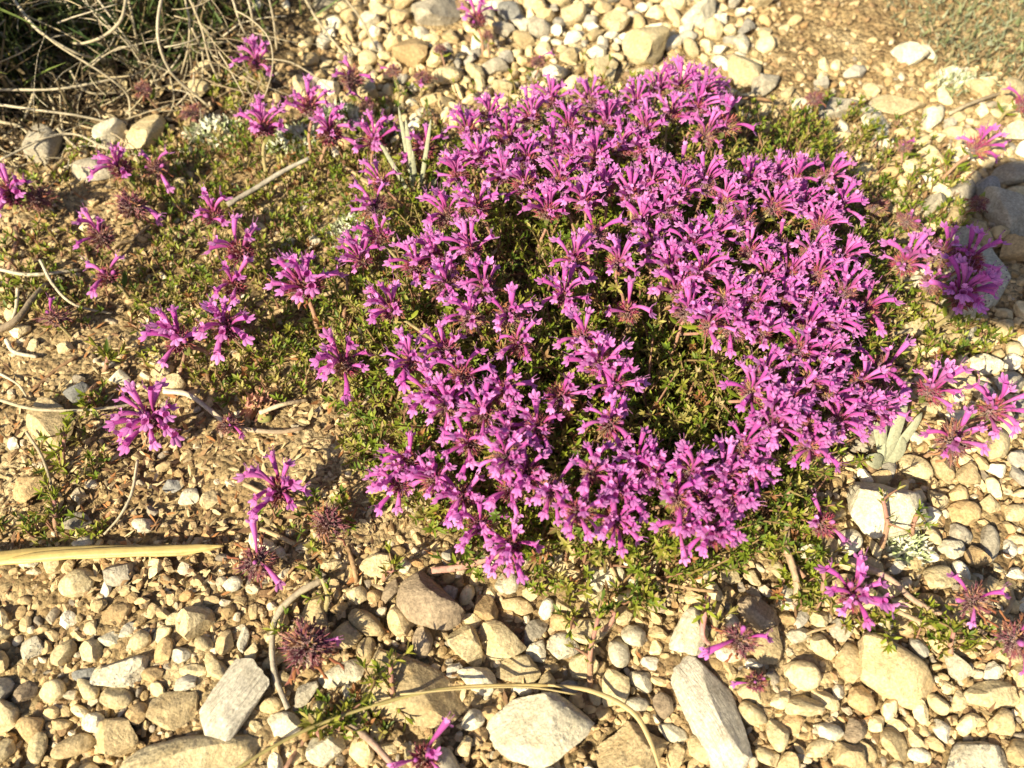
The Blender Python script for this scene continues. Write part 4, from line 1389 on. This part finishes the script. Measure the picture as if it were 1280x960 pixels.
G1, G2, G3 = (0.42, 0.36, 0.25), (0.50, 0.44, 0.33), (0.20, 0.15, 0.10)
DRY = [
    ([(15, -4, .050), (40, 30, .045), (62, 48, .038), (95, 66, .03), (118, 73, .022)], 'thick pale dry stem sloping from the top left corner'),
    ([(28, 20, .046), (70, 55, .038), (110, 80, .03), (140, 100, .022), (160, 120, .012), (163, 150, .002)], 'long pale dry stem arching down beside the round faded head'),
    ([(158, -4, .045), (151, 25, .040), (130, 45, .034), (105, 54, .03), (92, 54, .026)], 'dry stem hooked like a sickle at the top left'),
    ([(98, -4, .04), (125, 20, .034), (142, 38, .028), (165, 62, .016), (178, 90, .003)], 'dry stem ending above the round faded head, left of its twin'),
    ([(120, -4, .044), (145, 30, .034), (165, 57, .024), (190, 85, .004)], 'dry stem running right of the twin above the round faded head'),
    ([(160, -4, .035), (167, 30, .026), (172, 60, .014), (178, 88, .002)], 'nearly straight upright dry stem above the round faded head'),
    ([(202, -4, .05), (197, 30, .045), (200, 60, .036), (215, 92, .022), (240, 115, .010), (262, 134, .002)], 'long bowed dry stem sweeping right to the ragged mauve head'),
    ([(231, -4, .04), (237, 30, .034), (234, 65, .02), (225, 97, .002)], 'dry stem bending left inside the long bowed one'),
    ([(236, -4, .045), (252, 35, .034), (262, 75, .018), (278, 110, .002)], 'dry stem leaning right toward the lone pink head'),
    ([(240, 35, .03), (253, 65, .016), (253, 102, .001)], 'thin dry stem between the two leaning ones'),
    ([(80, -4, .03), (90, 20, .024), (92, 48, .014)], 'short upright dry stem in the dark upper left'),
    ([(0, 131, .020), (50, 138, .018), (100, 145, .012), (150, 156, .004)], 'straight pale stalk lying across the dark left corner'),
    ([(0, 112, .022), (60, 112, .02), (100, 107, .018), (150, 97, .014), (178, 88, .006)], 'dry stem curving level across the dark corner'),
    ([(88, 88, .018), (100, 108, .014), (118, 117, .01), (152, 115, .006)], 'small dry stem curled below the level one'),
    ([(75, 118, .014), (78, 160, .006), (90, 182, .002)], 'short thick dry stem bending over the dull grey stone'),
    ([(62, 118, .014), (68, 140, .008), (60, 166, .002)], 'short dry stem curling left beside the thick bent one'),
    ([(290, -4, .04), (303, 35, .024), (320, 58, .008)], 'thin dry stem above the lone pink head, leftmost of three'),
    ([(309, -4, .04), (315, 20, .03), (318, 48, .012)], 'thin dry stem above the lone pink head, middle of three'),
    ([(336, -4, .04), (342, 25, .026), (346, 62, .008)], 'thin dry stem above the lone pink head, rightmost of three'),
    ([(115, 48, .02), (140, 65, .012), (172, 84, .004)], 'fine dry stem slanting through the shade under the sickle stem'),
    ([(44, 112, .016), (30, 148, .008), (4, 172, .002)], 'dry stem curving down to the left edge'),
    ([(0, 200, .012), (28, 186, .012), (60, 171, .012), (95, 168, .01), (130, 184, .006), (165, 196, .002)], 'low grey stem arching over the grey white stones at the left'),
    ([(72, 160, .012), (88, 178, .006), (108, 194, .002)], 'short pale stem above the bright upper left head'),
    ([(0, 40, .03), (18, 60, .022), (35, 90, .012), (48, 118, .004)], 'dry stem hanging at the left edge of the dark corner'),
    ([(380, -4, .03), (400, 30, .018), (440, 80, .003)], 'thin tan grass stem leaning over the far gravel'),
    ([(430, -4, .03), (452, 25, .018), (470, 62, .003)], 'second thin tan grass stem further right over the far gravel'),
    ([(0, 152, .01), (30, 162, .008), (60, 205, .003)], 'wiry dark stem under the low grey arch'),
]
for i, (pts, l) in enumerate(DRY):
    rr = random.Random(i)
    stem_thing('dry_stalk', l, 'dry stalk', 'dry stalks of the shrub', pts, rr.uniform(.0005, .0009), rr.uniform(.0004, .0006), rr.choice([G1, G2]), G1)

tg = MB()
rt = random.Random(77)
for _ in range(430):
    px, py = rt.uniform(-60, 330), rt.uniform(-60, 215)
    if px > 180 and py > 110 + (330 - px) * .2 or (py > 170 and px > 110):
        continue
    h = rt.uniform(.001, .05) * max(.12, 1 - max(py, 0) / 150)
    p = at(px, py, h)
    a = rt.choice([rt.uniform(-.5, .9), rt.uniform(-2.2, -.9), rt.uniform(0, 6.28)])
    el = rt.uniform(-.5, .3)
    pts = []
    c1 = rt.uniform(-.5, .5)
    for k in range(rt.randint(4, 7)):
        pts.append((p[0], p[1], max(p[2], float(gz(p[0], p[1])) + .0008)))
        st = rt.uniform(.005, .011)
        p = p + np.array([math.cos(a) * math.cos(el), math.sin(a) * math.cos(el), math.sin(el)]) * st
        a += c1 + rt.uniform(-.15, .15)
        el -= rt.uniform(0, .2)
    rad = rt.uniform(.0002, .0005)
    tg.tube(smooth_path(pts, 12), [lerp(rad, rad * .6, q / 11) for q in range(12)], rt.choice([G1, G2, (.34, .28, .19), (.26, .20, .13), (.46, .38, .24)]), 5)
tag(put('twig_tangle', tg.mesh('twig_tangle', M_TWIG)), 'tangle of fine pale dry twigs under the shrub in the far left corner', 'twigs', kind='stuff')

TW = [
    ([(0, 337, .008), (30, 343, .008), (60, 342, .007), (100, 337, .003)], 'pale stalk lying level at the left edge', .0009, G2, G2),
    ([(50, 325, .01), (68, 358, .008), (95, 382, .006), (140, 392, .002)], 'thin pale stem crossing the level stalk on the left', .0007, G2, G1),
    ([(0, 412, .006), (22, 398, .008), (45, 368, .008), (62, 352, .004)], 'thick dark grey twig at the left edge', .0016, G3, (0.3, .24, .17)),
    ([(22, 360, .01), (20, 385, .006), (14, 402, .004)], 'short pale twig forking off the thick dark one', .0008, G2, G2),
    ([(8, 425, .004), (18, 440, .004), (46, 446, .003)], 'small white curved twig on dark soil at the left', .001, (0.6, .54, .42), G2),
    ([(0, 467, .004), (22, 480, .004), (33, 495, .003)], 'fine pair of rootlets at the left edge above the cracked rock', .0006, G2, G1),
    ([(0, 500, .006), (40, 511, .01), (95, 513, .010), (150, 508, .006), (182, 500, .003)], 'long thin stalk laid over the cracked left rock', .0007, G1, G1),
    ([(205, 489, .004), (235, 493, .005), (262, 512, .005), (292, 533, .004), (345, 540, .003), (380, 535, .002)], 'brown twig with a white end under the pink pod', .0012, (0.6, .52, .42), (0.26, .18, .11)),
    ([(325, 516, .006), (352, 506, .008), (384, 500, .004)], 'pale stick pointing right from the pink pod', .0010, G2, (0.40, .30, .18)),
    ([(284, 256, .012), (320, 235, .015), (352, 215, .018), (386, 198, .020)], 'straight grey twig rising from the stacked upright head', .0013, (0.26, .23, .19), (0.33, .30, .25)),
    ([(172, 575, .006), (165, 615, .006), (150, 645, .004), (130, 668, .002)], 'bare curved stalk below the wide isolated head', .0006, G2, G1),
    ([(33, 540, .008), (52, 570, .008), (64, 605, .006), (74, 648, .002)], 'bare stem rising past the yellow brown stone', .0006, G1, G3),
    ([(404, 724, .008), (372, 742, .008), (346, 770, .006), (340, 805, .005), (344, 845, .004), (360, 886, .003)], 'lone grey twig standing on gravel beside the round purple head', .0013, (0.34, .28, .2), (0.38, .34, .28)),
    ([(431, 903, .006), (462, 925, .008), (500, 966, .008)], 'hairy reddish brown stem at the bottom edge', .0013, (0.36, .28, .2), (0.33, .2, .17)),
    ([(1186, 142, .006), (1222, 126, .006), (1284, 106, .004)], 'thin dark twig lying on the far right stones', .0010, G1, G3),
    ([(980, 610, .004), (984, 650, .01), (984, 692, .012)], 'hairy upright stem by the small head right of the mat', .0012, (0.38, .28, .18), (0.40, .30, .2)),
    ([(1062, 700, .004), (1110, 722, .008), (1150, 755, .008), (1232, 792, .004)], 'long hairy creeping stem behind the smooth twin rock', .0012, (0.40, .28, .22), (0.35, .24, .17)),
    ([(1084, 748, .004), (1130, 768, .007), (1180, 790, .006), (1225, 800, .003)], 'second creeping stem along the smooth twin rock', .0010, (0.42, .32, .20), (0.35, .24, .17)),
    ([(1050, 400, .006), (1095, 420, .008), (1140, 412, .006)], 'tan woody stem between the mat and the shaded head', .0012, (0.45, .35, .2), G1),
    ([(885, 745, .014), (878, 790, .008), (886, 805, .003)], 'pink hairy stem under the head by the pointed stone', .0011, (0.45, .20, .20), (0.42, .24, .2)),
    ([(540, 713, .005), (580, 708, .008), (620, 695, .012), (650, 688, .018)], 'reddish hairy stem creeping above the brownish boulder', .0013, (0.44, .24, .2), (0.42, .26, .18)),
    ([(985, 690, .010), (996, 730, .008), (993, 756, .003)], 'kinked woody stem left of the isolated spreading head', .0014, (0.40, .28, .18), (0.38, .28, .2)),
    ([(430, 530, .006), (452, 510, .010), (470, 480, .012)], 'brown woody stem at the left foot of the mat', .0010, (0.36, .24, .15), G1),
    ([(405, 395, .004), (425, 425, .008), (440, 448, .014)], 'pinkish stalk running from the star shaped head to the sideways one', .0010, (0.42, .3, .2), (0.4, .28, .18)),
]
for pts, l, rad, c0, c1 in TW:
    stem_thing('twig', l, 'twig', 'twigs and bare stems on the ground', pts, rad, rad * .75, c0, c1)

# dry grass stalk arching over the near gravel: one stalk with its sheath
gp = [(280, 972, .014), (340, 934, .014), (400, 905, .013), (480, 878, .011), (560, 860, .0095), (640, 856, .009), (700, 858, .009), (745, 866, .009),
      (790, 890, .009), (812, 925, .008), (828, 972, .006)]
P = smooth_path([at(*p) for p in gp], 50)
root = bpy.data.objects.new('dry_grass_stalk', None)
root.empty_display_size = .01
COL.objects.link(root)
root.location = P[0]
tag(root, 'long dry grass stalk arching over the near gravel', 'grass stalk')
mb = MB()
mb.tube([p - P[0] for p in P[:38]], [lerp(.0006, .0004, i / 37) * (1.5 if i in (15, 27) else 1) for i in range(38)], [((0.33, 0.28, 0.11) if i % 3 else (0.27, 0.22, 0.09)) for i in range(20)] + [((0.44, 0.34, 0.15) if i % 4 else (0.34, 0.25, 0.11)) for i in range(18)], 8)
put('culm', mb.mesh('culm', M_STRAW), root)
mb = MB()
mb.tube([p - P[0] + np.array([0, 0, .0004]) for p in P[28:]], [.0002 + .0007 * math.sin(PI * (i + 1.5) / 24) ** .8 for i in range(22)], (0.50, 0.39, 0.19), 8, True, .45)
put('sheath', mb.mesh('sheath', M_STRAW), root)
mb = MB()
Q = smooth_path([at(500, 868, .016), at(580, 861, .015), at(660, 859, .013), at(720, 868, .010)], 16)
mb.tube([p - P[0] for p in Q], .0003, (0.50, 0.40, 0.2), 5)
put('fibre', mb.mesh('fibre', M_STRAW), root)

# broad straw blade at the left
A, B = at(-60, 704, .010), at(281, 683, .006)
d = B - A
L = np.linalg.norm(d)
d /= L
side = np.cross([0, 0, 1.0], d)
side /= np.linalg.norm(side)
def strip(name, s0, s1, w0, w1, off, lift, colr, seed):
    r = random.Random(seed)
    V, C, Fc = [], [], []
    nu, nv = 44, 11
    for i in range(nu):
        t = i / (nu - 1)
        w = lerp(w0, w1, t) * min(1, (1 - t) * 7 + .12) * (1 + .04 * math.sin(t * 23 + seed) + .03 * math.sin(t * 51)) * min(1, t * 9 + (.1 if s0 > 0 else 1))
        u = lerp(s0, s1, t)
        c = A + d * L * u + np.array([0, 0, .002 * math.sin(u * PI) + lift]) + side * (off(t) + .0008 * math.sin(u * 5))
        for j in range(nv):
            q = (j / (nv - 1) - .5) * 2
            V.append(c + side * q * w + np.array([0, 0, -q * q * w * .35 + .00007 * math.sin(j * 2.9)]))
            C.append(tuple(np.array(colr) * (.9 + .16 * math.sin(j * 2.3 + seed) * math.sin(u * 7 + j)) * (.75 if abs(u * 9 % 1 - .5) < .02 else 1)))
    for i in range(nu - 1):
        for j in range(nv - 1):
            Fc.append((i * nv + j, i * nv + j + 1, (i + 1) * nv + j + 1, (i + 1) * nv + j))
    return mesh_from(name, np.array(V) - A, Fc, M_STRAW, np.array(C))


root = bpy.data.objects.new('straw_blade', None)
root.empty_display_size = .01
COL.objects.link(root)
root.location = A
tag(root, 'broad yellow straw blade lying level at the left edge', 'straw blade')
o = put('blade', strip('blade', 0, .97, .0031, .0018, lambda t: 0, 0, (0.56, 0.42, 0.16), 1), root)
o.modifiers.new('thick', 'SOLIDIFY').thickness = .0003
o = put('folded_edge', strip('folded_edge', .22, 1.0, .0016, .0014, lambda t: lerp(-.0014, .0006, t), .0009, (0.60, 0.46, 0.18), 3), root)
o.modifiers.new('thick', 'SOLIDIFY').thickness = .0002

# silver leaved plants
SIL = (0.36, 0.37, 0.26)


def silver(px, py, leaves, label):
    b = at(px, py, 0)
    root = bpy.data.objects.new('silver_leaved_plant', None)
    root.empty_display_size = .01
    COL.objects.link(root)
    root.location = b
    tag(root, label, 'plant')
    for (tx, ty, hh, w) in leaves:
        tip = at(tx, ty, hh)
        dd = tip - b
        Ln = np.linalg.norm(dd)
        mb = MB()
        mb.blade((0, 0, .001), dd, np.cross(dd, [0.1, -.7, 1]), Ln, w, SIL, curl=random.uniform(-.22, .22), fold=.4, segs=10,
                 shape=lambda t: .35 + .65 * math.sin(PI * min(1, t * 1.0)) ** .7)
        o = put('leaf', mb.mesh('leaf', M_LITTER), root)
        s = o.modifiers.new('thick', 'SOLIDIFY')
        s.thickness = .0004


silver(522, 262, [(498, 134, .040, .0020), (507, 150, .040, .0022), (540, 148, .040, .0018), (472, 172, .032, .0018), (516, 190, .034, .0020), (545, 225, .012, .004)],
       'silver leaved seedling standing between flower heads at the far left of the mat')
silver(1102, 580, [(1143, 488, .028, .0045), (1102, 490, .028, .003), (1160, 520, .018, .0035), (1125, 545, .010, .009), (1098, 520, .02, .004), (1085, 575, .006, .006)],
       'silver leaved plant above the large pale block')


# woolly white tufts
def woolly(px, py, rx, label, seed):
    r = random.Random(seed)
    b = at(px, py, 0)
    mb = MB()
    for _ in range(330):
        a, q = r.uniform(0, 6.28), math.sqrt(r.random()) * rx
        p = np.array([math.cos(a) * q, math.sin(a) * q * .8, (rx - q) * .5])
        dd = np.array([r.uniform(-1, 1), r.uniform(-1, 1), r.uniform(.3, 1.2)])
        ll = r.uniform(.0025, .0055)
        mb.blade(p, dd, (r.uniform(-1, 1), r.uniform(-1, 1), 0.1), ll, ll * .35, r.choice([(0.62, 0.62, 0.50), (0.68, 0.68, 0.58), (0.50, 0.53, 0.36), (0.36, .42, .22)]), curl=.2, segs=2)
    tag(put('woolly_tuft', mb.mesh('woolly_tuft', M_LITTER), None, b), label, 'woolly plant')


woolly(372, 182, .016, 'white woolly tuft between the stacked pink head and the bent stalk', 1)
woolly(425, 150, .013, 'white woolly tuft behind the pink head leaning right', 2)
woolly(448, 292, .014, 'white woolly tuft just above the star shaped head', 3)
woolly(268, 170, .015, 'greenish white woolly tuft below the ragged mauve head', 4)
woolly(1130, 688, .008, 'small whitish tuft at the foot of the large pale block', 5)
woolly(1192, 104, .010, 'pale rosette on the far right soil', 6)


def leafy(px, py, tx, ty, h, lv, label, seed, big=1.1, cols=None):
    """a separate upright leafy shoot: stem plus leaves"""
    r = random.Random(seed)
    b, t = at(px, py, 0), at(tx, ty, h)
    root = bpy.data.objects.new('leafy_shoot', None)
    root.empty_display_size = .005
    COL.objects.link(root)
    root.location = b
    tag(root, label, 'shoot', 'single leafy shoots')
    mid = (t - b) * .5 + np.array([r.uniform(-.002, .002), 0, h * .05])
    put('stem', stem_mesh([(0, 0, 0), mid, t - b], .0011, .0007, r), root)
    mb = MB()
    P = smooth_path([(0, 0, 0), mid, t - b], 12)
    for k in range(lv):
        i = 11 - int(k * 10 / max(1, lv))
        ax = P[i] - P[i - 1]
        shoot(mb, P[i] - ax * .01, P[i] + ax / np.linalg.norm(ax) * .0015, r, big, False, False, 1)
        if k % 2 == 0:
            side = np.array([r.uniform(-1, 1), r.uniform(-1, 1), .3])
            shoot(mb, P[i], P[i] + side / np.linalg.norm(side) * .006, r, big, False, True, 2)
    put('foliage', mb.mesh('foliage', M_LEAF), root)


leafy(738, 862, 748, 772, .016, 6, 'upright leafy shoot with pink stem in the near gravel', 1)
leafy(745, 795, 768, 765, .010, 2, 'small leafy shoot tip beside the upright pink stemmed one', 2)
leafy(720, 790, 718, 770, .008, 3, 'yellowish green shoot tip above the broad cream stone', 3)
leafy(780, 755, 808, 738, .008, 4, 'green shoot lying right under the near edge of the mat', 4)
leafy(985, 690, 985, 612, .022, 6, 'tallest green shoot right of the near mat rim', 5, 1.3)
leafy(1015, 770, 1030, 715, .014, 5, 'broad leaved shoot left of the isolated spreading head', 6, 1.4)
leafy(1115, 815, 1110, 775, .016, 4, 'drooping green shoot over the smooth twin rock', 7, 1.5)
leafy(1190, 830, 1192, 790, .012, 4, 'fresh green shoot between the creeping stems and cream block', 8, 1.4)
leafy(495, 900, 488, 830, .014, 5, 'leafy shoot standing on the flat yellow tan slab', 9, 1.2)
leafy(455, 872, 470, 845, .012, 4, 'leafy shoot tip beside the flat grey white stone', 10, 1.2)
leafy(420, 925, 430, 890, .010, 5, 'dark green tuft of shoots crossed by the dry grass stalk', 11, 1.2)
leafy(410, 935, 395, 912, .010, 5, 'bright green shoot under the dry grass stalk', 12, 1.3)
leafy(480, 725, 492, 712, .010, 3, 'shoot tip above the brownish boulder', 13, 1.2)
leafy(575, 712, 578, 702, .010, 3, 'shoot whorl on the reddish creeping stem', 14, 1.2)
leafy(888, 800, 886, 760, .014, 3, 'shoot whorl on the hairy pink stem', 15, 1.1)
leafy(80, 590, 82, 540, .012, 5, 'leafy shoot right of the yellow brown stone', 16, 1.3)
leafy(70, 665, 68, 625, .010, 4, 'leafy shoot just above the straw blade at the left', 17, 1.3)
leafy(120, 480, 112, 505, .008, 4, 'feathery green shoot on the smooth blue grey stone', 18, 1.5)
leafy(130, 465, 134, 445, .010, 4, 'feathery green shoot above the yellow white pebble', 19, 1.5)
leafy(1100, 690, 1104, 625, .020, 4, 'grey green spike in front of the large pale block', 20, .9)
leafy(1140, 680, 1148, 640, .018, 4, 'grey green spike at the right corner of the large pale block', 21, .9)
leafy(405, 770, 402, 722, .010, 4, 'small shoot above the flat triangular tan stone', 22, 1.1)
leafy(360, 800, 348, 790, .008, 3, 'small shoot beside the lone grey twig', 23, 1.1)

# pink pod
b = at(322, 508, .004)
root = bpy.data.objects.new('seed_pod', None)
root.empty_display_size = .005
COL.objects.link(root)
root.location = b
tag(root, 'pinkish hairy pod with a yellow green lower end beside the brown twig', 'seed pod')
rp = random.Random(4)
mb = MB()
for q in range(70):
    t = rp.random()
    a = rp.uniform(0, PI)
    p = np.array([(t - .5) * .010, .0034 * math.cos(a) * math.sin(PI * (t * .8 + .1)), .0034 * math.sin(a) * math.sin(PI * (t * .8 + .1))])
    mb.blade(p, (rp.uniform(-.2, 1), p[1] * 120, p[2] * 120), (0, 1, .3), rp.uniform(.003, .005), .0018, rp.choice([(0.42, .20, .15), (.36, .15, .12), (.46, .27, .18), (.40, .24, .12)]), curl=-.2, segs=2)
put('husk', mb.mesh('husk', M_CALYX), root)
V2 = ICO[3][0] * (1 + sines(ICO[3][0], 9, 3, 2)[:, None] * .12) * [.0032, .0024, .002]
put('green_tip', mesh_from('green_tip', V2, ICO[3][1], M_CALYX, np.tile((0.28, 0.28, 0.09), (len(V2), 1))), root, (.003, -.0045, -.001))


# ------------------------------------------------------------------ shrub tufts in the far left corner, herbs in the far right
def tuft(name, px, py, n, hh, rx, cols, label, seed, w=.0011, droop=.35):
    r = random.Random(seed)
    b = at(px, py, 0)
    mb = MB()
    for _ in range(n):
        a, q = r.uniform(0, 6.28), math.sqrt(r.random()) * rx
        p = np.array([math.cos(a) * q, math.sin(a) * q, r.random() ** 1.5 * hh * .75])
        dd = np.array([r.uniform(-1, 1), r.uniform(-1.1, .9), r.uniform(.1, 1.6)])
        dd /= np.linalg.norm(dd)
        ll = r.uniform(.3, .8) * hh
        mb.blade(p, dd, (r.uniform(-1, 1), r.uniform(-1, 1), 0.05), ll, w * r.uniform(.7, 1.3), tuple(np.array(r.choice(cols)) * r.uniform(.75, 1.2)),
                 curl=-r.uniform(0, droop), segs=4, shape=lambda t: 1 - .7 * t)
    tag(put(name, mb.mesh(name, M_LEAF), None, b), label, 'grass tuft', 'grass tufts in the far corners')


DG = [(0.10, 0.15, 0.04), (0.14, 0.19, 0.05), (0.07, 0.11, 0.035), (0.24, 0.19, 0.10), (0.16, 0.19, 0.05)]
BR = [(0.07, 0.05, 0.03), (0.12, 0.085, 0.05), (0.05, 0.035, 0.025), (0.22, 0.17, 0.10), (0.06, 0.075, 0.03)]  # browns darkened so the corner's deep shade is partly in the colour
tuft('grass_tuft', 55, 60, 420, .045, .045, DG, 'green needle tuft among dry stems at the left of the dark corner', 1)
tuft('grass_tuft', 190, 45, 380, .045, .045, DG + [(0.10, .17, .05)] * 2, 'green needle tuft under the hooked and bowed dry stems', 2)
tuft('grass_tuft', 15, 90, 300, .030, .04, DG + [(0.30, .26, .05)] * 2, 'yellowish green tuft at the left edge', 3)
tuft('grass_tuft', 120, 10, 500, .060, .07, BR, 'brown tangled tuft at the top left', 4)
tuft('grass_tuft', 270, 5, 420, .055, .06, BR + DG[:2], 'brown green tuft at the top edge left of the lone pink head', 5)
tuft('grass_tuft', 90, -60, 500, .085, .10, BR, 'dark tangled tuft behind the dry stems, furthest left', 6)
tuft('grass_tuft', 300, -70, 500, .085, .10, BR, 'dark tangled tuft behind the dry stems, furthest right', 7)
tuft('grass_tuft', 20, 150, 260, .020, .035, BR, 'brown tuft under the straight pale stalk', 8)
tuft('grass_tuft', 110, 115, 260, .022, .035, BR, 'brown tuft in the shade under the level dry stem', 9)
tuft('grass_tuft', -70, 120, 900, .085, .045, BR + DG, 'tall dark tuft added just beyond the left edge to shade the corner', 21, .002)  # out-of-frame tuft, added to block the sun from the corner
tuft('grass_tuft', -110, 30, 900, .10, .05, BR + DG, 'tall dark tuft added beyond the upper left corner to shade it', 22, .002)  # second added sun blocker outside the view
tuft('grass_tuft', 10, -30, 900, .075, .06, BR + DG, 'dense dark tuft of the shrub behind the thick pale stalk', 23, .002)
tuft('grass_tuft', 210, -40, 900, .075, .07, BR + DG, 'dense dark tuft of the shrub behind the long bowed stalk', 24, .002)
HB = [(0.26, 0.29, 0.18), (0.32, 0.28, 0.15), (0.21, 0.25, 0.12), (0.36, 0.26, 0.15), (0.30, .33, .22)]
tuft('grass_tuft', 1200, 20, 700, .009, .045, HB, 'grey green herb patch at the top right, left part', 10, .0012, .2)
tuft('grass_tuft', 1262, 45, 900, .010, .05, HB, 'grey green herb patch at the top right corner', 11, .0012, .2)
tuft('grass_tuft', 1225, 95, 260, .008, .035, HB, 'dry herb patch beside the pale rosette', 12, .0012, .2)

# ------------------------------------------------------------------ the phone the picture was taken with: its shadow lies at the right edge
def rounded_slab(w, h, t, rad):
    bm = bmesh.new()
    ring = []
    for cx, cy, a0 in ((w / 2 - rad, h / 2 - rad, 0), (-w / 2 + rad, h / 2 - rad, 90), (-w / 2 + rad, -h / 2 + rad, 180), (w / 2 - rad, -h / 2 + rad, 270)):
        for k in range(7):
            a = math.radians(a0 + k * 15)
            ring.append((cx + rad * math.cos(a), cy + rad * math.sin(a)))
    lo = [bm.verts.new((x, y, -t / 2)) for x, y in ring]
    hi = [bm.verts.new((x, y, t / 2)) for x, y in ring]
    n = len(ring)
    bm.faces.new(hi)
    bm.faces.new(lo[::-1])
    for k in range(n):
        bm.faces.new((lo[k], lo[(k + 1) % n], hi[(k + 1) % n], hi[k]))
    me = bpy.data.meshes.new('body')
    bm.to_mesh(me)
    bm.free()
    return me


mp, ntp, bp = mat('phone_casing')
bp.inputs['Base Color'].default_value = (0.03, 0.03, 0.035, 1)
bp.inputs['Roughness'].default_value = 0.35
ph = bpy.data.objects.new('smartphone', None)
ph.empty_display_size = .01
COL.objects.link(ph)
ph.rotation_euler = (cam.rotation_euler.to_matrix() @ Matrix.Rotation(math.radians(-9), 3, 'Z')).to_euler()
back = np.array([0, 0, CAM_H]) - FWD * .012
ph.location = back + np.array([.026, 0, 0]) + UPV * (-.016)
tag(ph, 'black smartphone held level over the plants, its shadow falling at the right edge', 'smartphone')
me = rounded_slab(.150, .074, .008, .010)
me.materials.append(mp)
put('body', me, ph)

# ------------------------------------------------------------------ light
world = bpy.data.worlds.new('World')
scene.world = world
world.use_nodes = True
nt = world.node_tree
bg = nt.nodes['Background']
sky = nt.nodes.new('ShaderNodeTexSky')
sky.sky_type = 'NISHITA'
sky.sun_disc = False
SUN_EL = math.radians(38)
SUN_AZ = math.radians(222)          # compass-like: measured clockwise from +Y; the sun stands behind the camera's left shoulder
sky.sun_elevation = SUN_EL
sky.sun_rotation = SUN_AZ
sky.air_density = 1.0
sky.dust_density = 2.0
nt.links.new(sky.outputs[0], bg.inputs[0])
bg.inputs[1].default_value = 0.05
sd = bpy.data.lights.new('sun', 'SUN')
sd.energy = 4.6
sd.angle = math.radians(0.53)
sd.color = (1.0, 0.875, 0.60)
so = bpy.data.objects.new('sun', sd)
COL.objects.link(so)
to_sun = Vector((math.sin(SUN_AZ) * math.cos(SUN_EL), math.cos(SUN_AZ) * math.cos(SUN_EL), math.sin(SUN_EL)))
so.rotation_euler = to_sun.to_track_quat('Z', 'Y').to_euler()
so.location = to_sun * 2

scene.view_settings.view_transform = 'Standard'
scene.view_settings.look = 'None'
scene.view_settings.gamma = 1.0
scene.view_settings.exposure = 1.2
scene.cycles.max_bounces = 6
scene.cycles.diffuse_bounces = 3
scene.cycles.use_denoising = True
print('stones', len(BIG), 'auto', len(auto), 'small', len(smallrest), 'heads', len(ISO) + len(DENSE))
